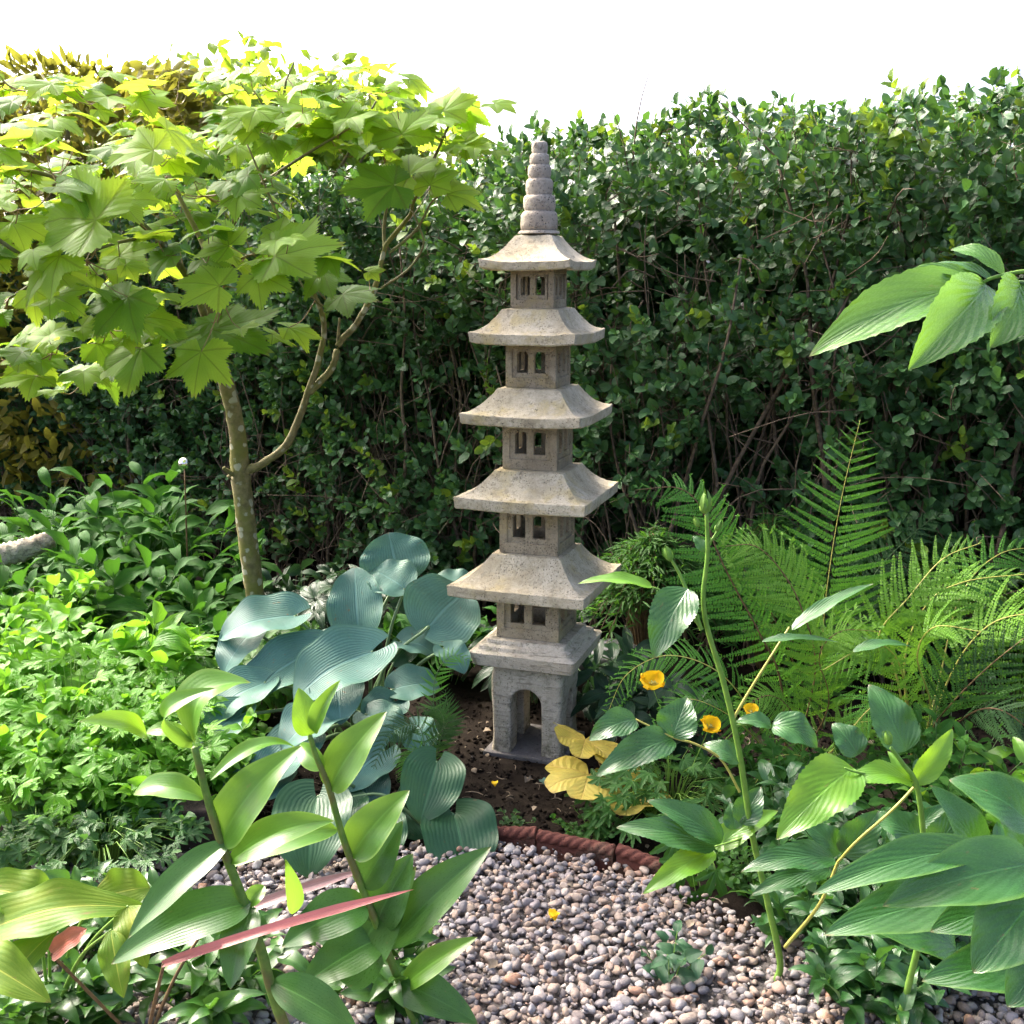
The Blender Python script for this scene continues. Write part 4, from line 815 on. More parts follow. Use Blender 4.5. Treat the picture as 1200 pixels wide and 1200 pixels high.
# yellowing plant bottom left
yp = thing('yellowing_plant', 'yellow-green plant with brown-blotched wilting leaves in the lower corner', 'plant', G(60, 1200))
for a in [(-30, 1098, 178, 1066, 1.85, 70, (-.1, -.5, .85), 'ovate', .16), (60, 1062, -40, 1040, 1.9, 60, (0, -.5, .85), 'ovate', .12), (112, 1052, 176, 1040, 1.95, 54, (.1, -.7, .7), 'oval', .1), (150, 1062, 172, 1135, 1.85, 44, (.1, -.7, .7), 'ovate', .12), (10, 1150, 70, 1088, 1.8, 50, (0, -.6, .8), 'ovate', .1), (-40, 1120, 60, 1175, 1.75, 60, (0, -.5, .85), 'ovate', .12), (130, 1090, 145, 1170, 1.8, 36, (.1, -.7, .7), 'lance', .1), (45, 1080, 52, 1108, 1.88, 18, (0, -.8, .5), 'oval', .1)]:
    b = P(a[0], a[1], a[4]); leaf(yp, 'mottled', *a[:6], a[6], a[7], a[8], .22, wave=.22, nl=22, nw=10, stalk=[G(60, 1200), (G(60, 1200)+b)/2+np.array([0, 0, .04])], stalk_mat='greenstem')

# long rose shoot
YR = 2.15
rs = thing('rose_shoot', 'tall upright rose shoot with two green buds in front of the ferns', 'rose', ground_pt(930, YR))
stem(rs, [(*ground_pt(935, YR),), (914, 1125, YR), (898, 1050, YR), (880, 970, YR), (866, 880, YR), (848, 800, YR), (830, 740, YR), (824, 700, YR), (829, 650, YR), (828, 600, YR)], .0078, .0040, sides=10)
def bud(root, u, v, Y, r0, ax=(0, 0, 1)):
    mb = MB(); p = P(u, v, Y); ax = unit(np.array(ax, float)); tube(mb, [p-ax*r0*1.1, p-ax*r0*.6, p, p+ax*r0*.8, p+ax*r0*1.6, p+ax*r0*2.2], [r0*.4, r0*.85, r0, r0*.75, r0*.3, r0*.06], sides=12, n=16)
    for q in range(5):
        a = q*1.256; e1 = unit(np.cross(ax, [.3, .8, .1])); e2 = np.cross(ax, e1); o_ = math.cos(a)*e1+math.sin(a)*e2
        leaves(mb, [p-ax*r0*.5+o_*r0*.9], [p+ax*r0*(2.6+.6*RS.rand())+o_*r0*.35], [o_], r0*.8, 'lance', 6, 2, .12, .2)
    return mb.build('bud', M['greenstem'], root)
bud(rs, 826, 594, YR, .0115); bud(rs, 784, 652, YR+.02, .0085, (-.4, 0, .9)); bud(rs, 841, 618, YR, .0065, (.4, 0, .9)); bud(rs, 817, 614, YR, .0055, (-.4, 0, .9))
stem(rs, [(822, 738, YR), (808, 700, YR+.01), (796, 672, YR+.02), (786, 655, YR+.02)], .0045, .003, name='side_shoot'); stem(rs, [(828, 640, YR), (836, 630, YR), (841, 621, YR)], .003, .002, name='side_shoot')
stem(rs, [(820, 735, YR), (806, 715, YR), (795, 702, YR), (770, 690, YR), (762, 688, YR)], .0024, .0016, name='leaf_stalk')
stem(rs, [(867, 928, YR), (845, 890, YR), (815, 872, YR), (788, 864, YR), (745, 843, YR)], .0028, .0018, 'goldstem', name='leaf_stalk'); stem(rs, [(858, 845, YR), (875, 815, YR), (903, 770, YR), (925, 735, YR+.03)], .0032, .002, 'goldstem', name='leaf_stalk')
stem(rs, [(884, 975, YR), (862, 985, YR-.02), (838, 992, YR-.04)], .003, .002, name='leaf_stalk'); stem(rs, [(862, 850, YR), (885, 848, YR), (905, 852, YR)], .003, .002, name='leaf_stalk')
for a in [('rose_new', 764, 688, 677, 684, 22, (0, -.35, .93), .10, None), ('rose', 806, 690, 766, 772, 54, (-.35, -.8, .5), .10, None), ('rose', 826, 646, 812, 628, 14, (0, -.8, .6), .1, None), ('rose', 745, 843, 690, 868, 36, (-.1, -.7, .7), .22, None), ('rose', 788, 864, 806, 818, 48, (-.2, -.8, .55), .12, None), ('rose', 788, 866, 698, 910, 44, (.05, -.6, .8), .12, None),
          ('rose', 928, 738, 1024, 684, 20, (-.3, -.35, .88), .06, None), ('rose', 893, 752, 984, 753, 15, (0, -.2, .97), .06, None), ('rose', 1000, 764, 1069, 758, 18, (0, -.2, .97), .1, None), ('rose', 905, 850, 958, 876, 42, (.2, -.65, .75), .22, None), ('rose', 903, 851, 862, 846, 22, (0, -.5, .85), .18, None), ('rose', 838, 992, 722, 970, 40, (0, -.6, .8), .12, None), ('rose', 846, 986, 758, 938, 38, (0, -.6, .8), .12, None),
          ('rose_new', 838, 994, 912, 950, 32, (.1, -.5, .85), .12, None), ('rose_new', 836, 996, 753, 1048, 34, (.1, -.55, .82), .1, None), ('rose', 868, 965, 892, 922, 34, (-.2, -.8, .5), .1, None), ('rose', 862, 972, 856, 940, 24, (-.2, -.8, .5), .1, None), ('rose', 868, 892, 824, 872, 26, (-.2, -.6, .75), .15, None)]:
    leaf(rs, a[0], a[1], a[2], a[3], a[4], YR, a[5], a[6], 'ovate', a[7], .28, tY=a[8], wave=.10, nl=44, nw=8, serr=21)
# second rose plant to the right
YQ = 1.95
rq = thing('rose_bush', 'low glossy rose plant with one small bud and a big pale drooping leaf', 'rose', ground_pt(1085, YQ))
stem(rq, [(*ground_pt(1090, YQ),), (1086, 1060, YQ), (1082, 980, YQ), (1074, 920, YQ), (1058, 895, YQ), (1044, 876, YQ)], .007, .0035)
bud(rq, 1041, 868, YQ, .0075, (-.3, 0, .9)); stem(rq, [(982, 1010, 2.05), (960, 1060, 2.05), (920, 1110, 2.1)], .003, .004, 'goldstem', name='leaf_stalk'); stem(rq, [(1075, 922, YQ), (1050, 912, YQ), (1005, 905, YQ-.02), (990, 900, YQ-.02)], .0035, .002, name='leaf_stalk')
stem(rq, [(1095, 895, YQ+.1), (1050, 945, YQ+.08), (1005, 985, YQ+.08), (982, 1010, 2.05)], .0028, .0028, 'goldstem', name='leaf_stalk')
for a in [('rose_new', 1000, 900, 910, 984, 66, (-.1, -.65, .75), .14, 0), ('rose_new', 1068, 916, 980, 925, 34, (0, -.45, .9), .22, 0), ('rose_new', 1070, 918, 1116, 854, 30, (.2, -.8, .5), .12, 0), ('rose_new', 1064, 920, 1040, 880, 18, (0, -.7, .7), .1, 0), ('rose', 1062, 880, 1018, 802, 52, (-.1, -.75, .65), .1, .28), ('rose', 1005, 885, 975, 848, 38, (0, -.7, .7), .15, .25),
          ('rose', 978, 1006, 868, 1022, 38, (0, -.5, .85), .14, .1), ('rose', 972, 1018, 880, 1050, 32, (0, -.5, .85), .12, .12), ('rose', 984, 1000, 940, 962, 34, (0, -.7, .7), .1, .15), ('rose', 988, 1002, 1030, 950, 44, (.1, -.75, .6), .12, .15), ('rose', 1080, 985, 1020, 955, 40, (0, -.7, .7), .14, .15), ('rose', 1084, 1010, 1130, 940, 44, (.1, -.7, .7), .14, .2), ('rose', 1070, 905, 1100, 905, 30, (0, -.6, .8), .1, .2)]:
    leaf(rq, a[0], a[1], a[2], a[3], a[4], YQ+a[8], a[5], a[6], 'ovate', a[7], .26, wave=.12, nl=40, nw=8, serr=19)
# big glossy leaves lower right
YP = 1.72
pe = thing('peony_shrub', 'big glossy tapering leaves spreading low over gravel in the right corner', 'peony', ground_pt(1240, YP))
hub = [(*ground_pt(1240, YP),), (1250, 1120, YP), (1240, 1050, YP), (1205, 1005, YP)]
stem(pe, hub, .010, .006); stem(pe, [(1205, 1005, YP), (1185, 998, YP), (1150, 996, YP)], .0045, .003, 'goldstem', name='leaf_stalk'); stem(pe, [(1245, 1090, YP), (1215, 1075, YP), (1190, 1062, YP)], .004, .003, name='leaf_stalk'); stem(pe, [(1245, 1040, YP), (1230, 985, YP+.05), (1205, 968, YP+.08)], .005, .003, name='leaf_stalk')
for a in [(1160, 996, 951, 1049, 50, (.05, -.5, .85), .12, 0, 'lance'), (1212, 1012, 1034, 1062, 80, (.1, -.6, .8), .10, -.02, 'ovate'), (1208, 966, 1112, 914, 66, (.1, -.65, .75), .16, .08, 'ovate'), (1160, 1050, 965, 1096, 74, (0, -.55, .85), .10, .16, 'ovate'), (1190, 1062, 1090, 1092, 60, (0, -.6, .8), .12, .06, 'ovate'), (1215, 1050, 1140, 1140, 90, (-.2, -.7, .7), .12, -.06, 'ovate'), (1150, 1010, 1090, 920, 50, (.1, -.6, .8), .12, .3, 'ovate'), (1200, 990, 1160, 930, 50, (.2, -.7, .7), .12, .28, 'ovate'), (1120, 1110, 1010, 1085, 60, (0, -.5, .85), .12, .2, 'ovate'), (1240, 1100, 1180, 1180, 80, (-.1, -.7, .7), .1, -.08, 'ovate'), (1230, 1130, 1080, 1150, 70, (0, -.6, .8), .12, 0, 'ovate')]:
    leaf(pe, 'peony', a[0], a[1], a[2], a[3], YP+a[7], a[4], a[5], a[8], a[6], .26, wave=.06, nl=34, nw=10)
# branch reaching in from the upper right
YT = 1.66
ob = thing('overhanging_shrub', 'pale glossy pointed leaves on a shrub branch reaching in across the hedge', 'shrub', (.98, 1.72, 0))
stem(ob, [(.98, 1.72, 0), (1.0, 1.74, .6), (.95, 1.70, 1.3), (.90, 1.68, 1.62), (1225, 322, YT), (1192, 332, YT)], .014, .0035, 'darkstem')
stem(ob, [(1225, 322, YT), (1200, 318, YT), (1165, 325, YT), (1150, 332, YT)], .0035, .0022, name='leaf_stalk')
for a in [(1152, 336, 948, 418, 70, (-.15, -.75, .65), .13, 'lance', .35), (1156, 334, 1064, 434, 74, (.25, -.75, .6), .10, 'lance', .4), (1196, 332, 1160, 408, 66, (.3, -.75, .6), .1, 'lance', .4), (1160, 328, 1085, 312, 26, (0, -.3, .95), .10, 'ovate', .3), (1176, 322, 1114, 293, 30, (.0, -.6, .8), .14, 'oval', .3), (1150, 330, 1055, 322, 28, (0, -.5, .85), .1, 'lance', .3), (1225, 322, 1300, 380, 66, (0, -.6, .8), .1, 'lance', .3), (1192, 334, 1215, 420, 60, (.3, -.8, .5), .1, 'lance', .3)]:
    leaf(ob, 'gloss' if a[0] != 1160 else 'peony', a[0], a[1], a[2], a[3], YT, a[4], a[5], a[7], a[6], a[8], wave=.06, nl=40, nw=10, serr=16)
# ------------------------------------------------------------------ bushy border plants
def whorl(mb, c, nrm, k, L, W, outline='ovate', spread=6.28, bulge=.12, start=None, dirv=None):
    nrm = unit(np.asarray(nrm, float)); e1 = unit(np.cross(nrm, RS.randn(3))) if dirv is None else unit(np.asarray(dirv)-nrm*float(np.dot(dirv, nrm))); e2 = np.cross(nrm, e1)
    a = (np.arange(k)/(k-1 if spread < 6 else k)-.5)*spread+RS.randn(k)*.08
    d = np.cos(a)[:, None]*e1+np.sin(a)[:, None]*e2; l = L*(1-.25*np.abs(a)/3.14)*(.9+.2*RS.rand(k))
    B = c+d*l[:, None]*.06; leaves(mb, B, c+d*l[:, None]-nrm*(l*.18)[:, None], nrm+RS.randn(k, 3)*.12, W*l/L, outline, 8, 4, bulge, .22, .08)
def bush(name, label, cat, u, Y, stems, h, spread, ll, wr, mat, smat='greenstem', outline='ovate', group=None, per=11, kind='single', lean=(0, 0), rs=.0022, fine=6):
    base = ground_pt(u, Y); t = thing(name, label, cat, base, group); ml, ms = MB(), MB()
    for i in range(stems):
        a = RS.rand()*6.28; q = math.sqrt(RS.rand()); hh = h*(.6+.45*RS.rand())*(1-.30*q*q)
        tip = base+np.array([spread*q*math.cos(a)+lean[0], spread*q*math.sin(a)*.8+lean[1], hh]); b0 = base+np.array([.25*spread*q*math.cos(a), .25*spread*q*math.sin(a), -.005])
        mid = b0+(tip-b0)*np.array([.45, .45, .6]); sp_ = smooth_path([b0, mid, tip], 12); tube(ms, sp_, rs, rs*.5, sides=5)
        if kind == 'whorl':
            for f in (RS.permutation([3, 5, 7, 8, 9, 10, 11])[:per]):
                c = sp_[f]; o_ = unit(np.array([math.cos(a+RS.randn()*.9), math.sin(a+RS.randn()*.9), 0])); e = c+o_*ll[1]*(.2+.5*RS.rand())+np.array([0, 0, .03]); tube(ms, [c, e], rs*.5, sides=4); whorl(ml, e, np.array([0, -.3, .9])+.35*RS.randn(3)+o_*.3, fine, ll[0]+(ll[1]-ll[0])*RS.rand(), wr*ll[1], outline, 4.4, dirv=o_)
            continue
        m = per; f = np.linspace(.22, 1, m)+RS.randn(m)*.03; f = np.clip(f, .1, 1); c = np.stack([np.interp(f*11, np.arange(12), sp_[:, j]) for j in range(3)], -1)
        an = a+np.arange(m)*2.4+RS.randn(m)*.4; o_ = np.stack([np.cos(an), np.sin(an), .25+.35*RS.randn(m)+.5*(f > .9)], -1); o_ = unit(o_)
        L = (ll[0]+(ll[1]-ll[0])*RS.rand(m))*(1.05-.3*f)
        leaves(ml, c, c+o_*L[:, None]-np.array([0, 0, .2])*L[:, None]*RS.rand(m, 1), np.array([0, -.25, 1])+RS.randn(m, 3)*.35, L*wr*(.85+.3*RS.rand(m)), outline, fine, 4, .12+.12*RS.rand(m), .25, .16)
    ml.build('foliage', M[mat], t); ms.build('stems', M[smat], t); return t
W = 'bright green weeds at the left'
bush('leafy_weed', 'bright yellow-green weed at the back edge of the patch, below the pale log', 'weed', 45, 3.35, 30, .46, .34, (.07, .13), .5, 'weed', group=W)
bush('leafy_weed', 'broad-leaved bright weed between the pale log and the five-fingered plants', 'weed', 150, 3.30, 30, .43, .33, (.09, .20), .40, 'weed', group=W)
bush('leafy_weed', 'dense bright weed in the middle of the patch, behind the curled lily tip', 'weed', 205, 2.98, 34, .34, .30, (.05, .095), .5, 'weed', group=W, per=15)
bush('leafy_weed', 'low spreading bright weed at the left border of the garden', 'weed', 20, 2.95, 34, .36, .32, (.05, .10), .5, 'weed', group=W, per=15)
bush('leafy_weed', 'fine-leaved bright weed at the centre of the green patch', 'weed', 110, 2.85, 36, .30, .30, (.045, .085), .5, 'weed', group=W, per=16)
bush('leafy_weed', 'dull grey-green rounded weed spilling over bare soil by the gravel', 'weed', 130, 2.72, 22, .15, .26, (.04, .07), .62, 'weed_dull', group=W, per=9)
bush('leafy_weed', 'small green weed right above the yellowing blotched plant', 'weed', 30, 2.62, 24, .18, .24, (.035, .07), .5, 'weed_dull', group=W, per=11)
bush('leafy_weed', 'bright sprawling weed nearest the dark brick edging block', 'weed', 185, 2.80, 16, .20, .18, (.045, .085), .5, 'weed', group=W, per=10)
def lacy(u, Y, h, spread, n, mat, label, size=(.035, .065)):
    base = ground_pt(u, Y); t = thing('lacy_weed', label, 'weed', base, W); ml, ms = MB(), MB(); B, T, N = [], [], []
    for i in range(n):
        an = RS.rand()*6.28; q = math.sqrt(RS.rand()); e = base+np.array([spread*q*math.cos(an), .85*spread*q*math.sin(an), h*(.35+.65*RS.rand()**.6)*(1-.35*q*q)]); o_ = unit(np.array([math.cos(an)+.4*RS.randn(), math.sin(an)-.25+.4*RS.randn(), .25*RS.randn()]))
        tube(ms, [base+[.25*spread*q*math.cos(an), .25*spread*q*math.sin(an), 0], (base+e)/2+[0, 0, .06], e], .0016, .0009, sides=4, n=6); B.append(e); T.append(e+o_*(size[0]+(size[1]-size[0])*RS.rand())); N.append([.3*RS.randn(), -.45+.3*RS.randn(), .8])
    palm_leaves(ml, B, T, N, lobes=((0, 1.), (40, .82), (85, .6)), sinus=.36, teeth=.16, droop=.25, power=1.1, per=6, rings=3, end=125, rough=.06)
    ml.build('foliage', M[mat], t); ms.build('stems', M['greenstem'], t)
lacy(70, 3.10, .43, .32, 230, 'weed', 'lacy lime-green weed in the heart of the left patch')
lacy(165, 2.92, .34, .26, 200, 'weed', 'lacy lime-green weed left of the curled lily top leaf')
lacy(20, 2.78, .30, .26, 180, 'weed', 'lacy lime-green weed at the left edge above the gravel')
lacy(95, 2.62, .16, .24, 130, 'weed_dull', 'low lacy dull-green weed on the gravel edge at left', (.03, .05))
D = 'dark plants under the maple'
bush('dark_perennial', 'dark long-leaved plant at far left below the hedge, behind the log', 'plant', 60, 4.75, 24, .60, .45, (.14, .24), .32, 'dark', 'darkstem', 'lance', D, per=9)
bush('dark_perennial', 'tallest dark green perennial under the silver ball', 'plant', 165, 4.55, 26, .70, .40, (.15, .25), .34, 'dark', 'darkstem', 'lance', D, per=9)
bush('dark_perennial', 'dark leafy perennial just left of the maple trunk', 'plant', 235, 4.25, 22, .52, .34, (.14, .22), .32, 'dark', 'darkstem', 'lance', D, per=9)
bush('dark_perennial', 'mid-green broad perennial between the bright weeds and the silver ball', 'plant', 125, 4.0, 24, .50, .38, (.13, .22), .36, 'dark', 'darkstem', 'lance', D, per=9)
bush('dark_perennial', 'shadowy perennial in the gap between bright weeds and blue hosta', 'plant', 225, 3.75, 24, .38, .32, (.11, .19), .36, 'dark', 'darkstem', 'lance', D, per=9)
bush('dark_perennial', 'dark low perennial at the foot of the hedge, right of the maple trunk', 'plant', 350, 4.35, 20, .36, .30, (.10, .16), .34, 'helle', 'darkstem', 'lance', D, per=8)
bush('leafy_weed', 'tall bright weed standing right in front of the pale log', 'weed', 28, 3.75, 30, .52, .36, (.07, .14), .45, 'weed', group=W)
bush('dark_perennial', 'dark perennial hiding the near side of the pale log', 'plant', 40, 3.93, 22, .48, .30, (.10, .18), .38, 'dark', 'darkstem', 'lance', D, per=9)
F5 = 'plants with fingered fresh green leaves'
bush('fingered_plant', 'fresh green plant with fingered leaves right at the maple trunk base', 'plant', 318, 3.70, 13, .34, .20, (.07, .11), .34, 'fresh', 'greenstem', 'lance', F5, per=3, kind='whorl', fine=5)
bush('fingered_plant', 'fresh green fingered-leaf plant left of the biggest blue hosta leaf', 'plant', 245, 3.45, 15, .32, .20, (.06, .095), .36, 'fresh', 'greenstem', 'ovate', F5, per=3, kind='whorl', fine=5)
H = 'dark hellebores'
bush('hellebore', 'dark hellebore with drooping leaflets between the maple trunk and the hostas', 'hellebore', 400, 4.05, 9, .42, .24, (.13, .18), .24, 'helle', 'darkstem', 'lance', H, per=2, kind='whorl', fine=6)
bush('hellebore', 'dark hellebore tucked against the right side of the pagoda foot', 'hellebore', 712, 3.52, 9, .30, .16, (.10, .15), .28, 'helle', 'darkstem', 'lance', H, per=2, kind='whorl', fine=5)
bush('hellebore', 'dark hellebore half hidden below the yellow poppies', 'hellebore', 790, 3.25, 9, .30, .16, (.10, .14), .28, 'helle', 'darkstem', 'lance', H, per=2, kind='whorl', fine=5)
bush('creeping_weed', 'tiny round-leaved creeping weed above the terracotta edging', 'weed', 705, 2.78, 26, .07, .13, (.014, .026), .75, 'poppy', per=7, rs=.001, fine=4, outline='oval')
bush('creeping_weed', 'sparse tiny weed on the soil beside the lowest hosta leaf', 'weed', 598, 2.86, 9, .035, .08, (.012, .022), .75, 'weed_dull', per=5, rs=.001, fine=4, outline='oval')
bush('creeping_weed', 'small dense weed on the gravel edge beside the hanging poppy leaves', 'weed', 905, 2.50, 30, .10, .14, (.02, .04), .6, 'poppy', per=8, rs=.001, fine=4, outline='oval')
bush('seedling', 'few-leaved seedling overlapping the bottom edge of the gravel', 'seedling', 800, 2.16, 7, .10, .09, (.04, .06), .6, 'hosta_green', per=4, rs=.0014)
bush('low_shrub', 'dark low shrub filling the right border behind the glossy leaves', 'shrub', 1130, 2.75, 30, .34, .34, (.05, .09), .45, 'dark', 'darkstem', per=11)
bush('low_shrub', 'dark leafy shrub beneath the crested fern, behind the rose shoot', 'shrub', 930, 2.85, 26, .26, .26, (.05, .08), .45, 'dark', 'darkstem', per=11)
bush('low_shrub', 'small yellow-green shrub against the hedge at the far right', 'shrub', 1205, 3.55, 16, .70, .16, (.04, .07), .4, 'weed', per=10)
bush('dark_perennial', 'dark low plant behind the hostas, left of the lowest pagoda roof', 'plant', 520, 3.95, 22, .30, .30, (.09, .15), .4, 'dark', 'darkstem', 'ovate', D, per=8)
bush('dark_perennial', 'dark plant at the hedge foot directly behind the pagoda', 'plant', 625, 4.15, 18, .26, .28, (.08, .14), .4, 'helle', 'darkstem', 'ovate', D, per=8)
bush('hellebore', 'dark hellebore added straight behind the arched pagoda pedestal to darken its opening', 'hellebore', 628, 3.78, 10, .30, .18, (.10, .15), .3, 'helle', 'darkstem', 'ovate', H, per=2, kind='whorl', fine=5)  # extra plant, added to darken the bright view through the arch
L5 = 'low leafy plants along the gravel in front'
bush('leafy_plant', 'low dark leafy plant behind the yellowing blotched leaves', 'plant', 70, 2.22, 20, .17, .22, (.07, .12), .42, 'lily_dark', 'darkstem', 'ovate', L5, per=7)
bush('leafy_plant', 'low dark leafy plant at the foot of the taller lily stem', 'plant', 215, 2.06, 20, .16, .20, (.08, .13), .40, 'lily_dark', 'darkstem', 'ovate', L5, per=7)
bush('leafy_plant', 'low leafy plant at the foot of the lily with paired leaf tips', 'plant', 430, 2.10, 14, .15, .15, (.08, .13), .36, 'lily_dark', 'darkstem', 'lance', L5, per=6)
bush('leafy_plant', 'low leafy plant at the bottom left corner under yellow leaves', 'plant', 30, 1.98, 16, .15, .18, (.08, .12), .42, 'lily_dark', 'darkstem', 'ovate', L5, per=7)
G5 = 'glossy plants filling the lower right border'
bush('glossy_perennial', 'glossy low plant between the tall rose shoot foot and the yellow leaf stalk', 'plant', 960, 2.30, 14, .15, .13, (.06, .10), .42, 'rose', 'darkstem', 'ovate', G5, per=7)
bush('glossy_perennial', 'glossy low plant at the bottom edge right of the green rose stem', 'plant', 1060, 2.04, 16, .16, .15, (.07, .11), .42, 'rose', 'darkstem', 'ovate', G5, per=7)
bush('glossy_perennial', 'glossy low plant at the gravel edge right of the rose shoot foot', 'plant', 1030, 2.26, 18, .20, .17, (.07, .11), .42, 'rose', 'darkstem', 'ovate', G5, per=7)
bush('glossy_perennial', 'glossy low plant in the bottom right corner under the peony leaves', 'plant', 1150, 2.14, 20, .22, .19, (.08, .12), .42, 'rose', 'darkstem', 'ovate', G5, per=7)
bush('glossy_perennial', 'glossy green plant between the rose shoot and the gravel', 'plant', 935, 2.62, 16, .24, .17, (.07, .12), .42, 'rose', 'darkstem', 'ovate', G5, per=7)
bush('glossy_perennial', 'glossy green plant under the big pale drooping rose leaf', 'plant', 1020, 2.48, 16, .26, .18, (.07, .12), .42, 'rose', 'darkstem', 'ovate', G5, per=7)
bush('glossy_perennial', 'glossy green plant under the large tapering corner leaves', 'plant', 1120, 2.38, 18, .28, .20, (.08, .13), .42, 'peony', 'darkstem', 'ovate', G5, per=7)
bush('glossy_perennial', 'glossy bright green plant at the far right edge below the golden fern', 'plant', 1190, 2.60, 18, .36, .22, (.08, .13), .42, 'rose_new', 'darkstem', 'ovate', G5, per=7)
# feathery shrub behind the pagoda
M['feather'] = leaf_mat('feathery_leaf', (0.028, 0.105, 0.014), (0.055, 0.155, 0.022), (0.0905, 0.2405, 0.041), (0.15, 0.38, 0.03), N=4, rough=.5, trans=.3)
def feathery(u, Y, h, rad, n, label):
    b = ground_pt(u, Y); t = thing('feathery_shrub', label, 'shrub', b, 'fine-leaved shrubs behind the ferns'); ml, ms = MB(), MB()
    for i in range(n):
        a = RS.rand()*6.28; q = RS.rand()**.6; top = b+np.array([rad*.55*q*math.cos(a), rad*.5*q*math.sin(a), h*(1-.35*q)*(.9+.15*RS.rand())]); end = top+np.array([rad*.5*math.cos(a), rad*.4*math.sin(a), -.10-.12*RS.rand()])
        sp_ = smooth_path([b+(top-b)*[.2, .2, .1], b+(top-b)*[.6, .6, .75], top, end], 16); tube(ms, sp_, .003, .0008, sides=4)
        m = 46; f = .35+.65*RS.rand(m); c = np.stack([np.interp(f*15, np.arange(16), sp_[:, j]) for j in range(3)], -1); dr = unit(np.stack([.8*math.cos(a)+RS.randn(m)*.7, .8*math.sin(a)+RS.randn(m)*.7, -.25+.45*RS.randn(m)], -1)); L = .035+.04*RS.rand(m)
        leaves(ml, c, c+dr*L[:, None], RS.randn(m, 3)*.5+[0, -.3, .9], .0055+.003*RS.rand(m), 'lance', 4, 2, .12, .2)
    ml.build('foliage', M['feather'], t); ms.build('stems', M['brownstem'], t)
feathery(760, 3.95, .60, .30, 120, 'fine feathery green shrub arching between the pagoda and the ferns')
feathery(900, 4.0, .62, .28, 100, 'fine feathery shrub behind the tall upright fern frond')
# ------------------------------------------------------------------ ferns
def frond(root, pts, pairs, plen, mat, rmat, nrm=(0, -.6, .8), ang=68, sub=15, prof=(.35, .28), crest=0., tw=.2, rr=.0024, pw=.125, start=.12):
    """a frond: rachis curve with pinnae in pairs, each cut into rows of small lobes"""
    w = smooth_path([P(*p) if len(p) == 3 and p[1] > 40 else np.array(p, float) for p in pts], 60); mb = MB(); nrm = unit(np.array(nrm, float))
    tn = unit(np.gradient(w, axis=0)); Bs, Ts, Ns, Ws = [], [], [], []
    for s in np.linspace(start, .985, pairs):
        i = s*59; p = np.array([np.interp(i, np.arange(60), w[:, j]) for j in range(3)]); t = unit(np.array([np.interp(i, np.arange(60), tn[:, j]) for j in range(3)]))
        n = unit(nrm-t*float(nrm@t)); sd_ = np.cross(n, t)
        g_ = np.interp(s, [start, start+prof[0]*.5, start+prof[0], .62, .85, .95, 1], [.55, .85, 1, .82, .42, .20, .06])
        for sg in (-1, 1):
            L = plen*g_*(.92+.16*RS.rand()); an = R(ang-18*s+RS.randn()*4); d = unit(t*math.cos(an)+sg*sd_*math.sin(an)+n*(-.05+.10*RS.randn()))
            dn = -n*.18-np.array([0, 0, .10]); m = max(5, int(1.35*sub*(.35+.65*g_))); f = np.linspace(.04, .97, m)
            q = p+d*(L*f)[:, None]+dn*(L*f**2)[:, None]+t*(.12*L*f**2)[:, None]; pl = L*pw*(1-f**1.6*.82)
            tq = unit(np.gradient(q, axis=0)); sp_ = np.cross(n, tq)
            for s2 in (-1, 1):
                dd = unit(sp_*s2*.86+tq*.5+RS.randn(m, 3)*.07); Bs.append(q); Ts.append(q+dd*pl[:, None]-np.array([0, 0, .1])*pl[:, None]); Ns.append(np.tile(n, (m, 1))+RS.randn(m, 3)*.18); Ws.append(np.full(m, L/m*.92)+pl*.10)
            Bs.append(p[None]); Ts.append(q[-1:]+tq[-1:]*.01); Ns.append(n[None]); Ws.append(np.array([L*.03+.001]))
            if crest:
                k = 5; dd = unit(tq[-1]+RS.randn(k, 3)*.65); Bs.append(np.tile(q[-1], (k, 1))); Ts.append(q[-1]+dd*crest*(.6+.8*RS.rand(k, 1))); Ns.append(RS.randn(k, 3)*.4+n); Ws.append(np.full(k, crest*.35))
    B, T, N, W_ = np.concatenate(Bs), np.concatenate(Ts), np.concatenate(Ns), np.concatenate(Ws)
    r0 = RS.rand()*.75; leaves(mb, B, T, N, W_, 'oval', 2, 2, .06, .15, r=np.clip(r0+.25*RS.rand(len(B)), 0, 1))
    o = mb.build('frond', M[mat], root); ms = MB(); tube(ms, w, rr, rr*.3, sides=6); ms.build('rachis', M[rmat], o); return o
fb = ground_pt(975, 3.5)
fa = thing('upright_fern', 'fern with one tall upright light green frond standing before the hedge', 'fern', fb)
frond(fa, [tuple(fb), (962, 800, 3.48), (968, 700, 3.46), (985, 590, 3.46), (1008, 492, 3.48)], 32, .235, 'fern', 'goldstem', (-.1, -.9, .35), ang=80, sub=22, pw=.088)
frond(fa, [tuple(fb), (985, 760, 3.55), (1020, 680, 3.62), (1065, 630, 3.68), (1102, 600, 3.7)], 24, .13, 'fern_dark', 'darkstem', (0, -.6, .8))
frond(fa, [tuple(fb), (940, 800, 3.5), (905, 720, 3.52), (870, 665, 3.55), (838, 640, 3.58)], 20, .14, 'fern_dark', 'brownstem', (0, -.5, .85))
frond(fa, [tuple(fb), (960, 820, 3.4), (975, 770, 3.3), (1000, 750, 3.2), (1030, 752, 3.12)], 20, .13, 'fern_dark', 'darkstem', (0, -.4, .9))
frond(fa, [tuple(fb), (985, 740, 3.6), (1000, 640, 3.66), (1040, 580, 3.72)], 22, .11, 'fern_dark', 'darkstem', (0, -.8, .6))
fc = ground_pt(935, 3.12)
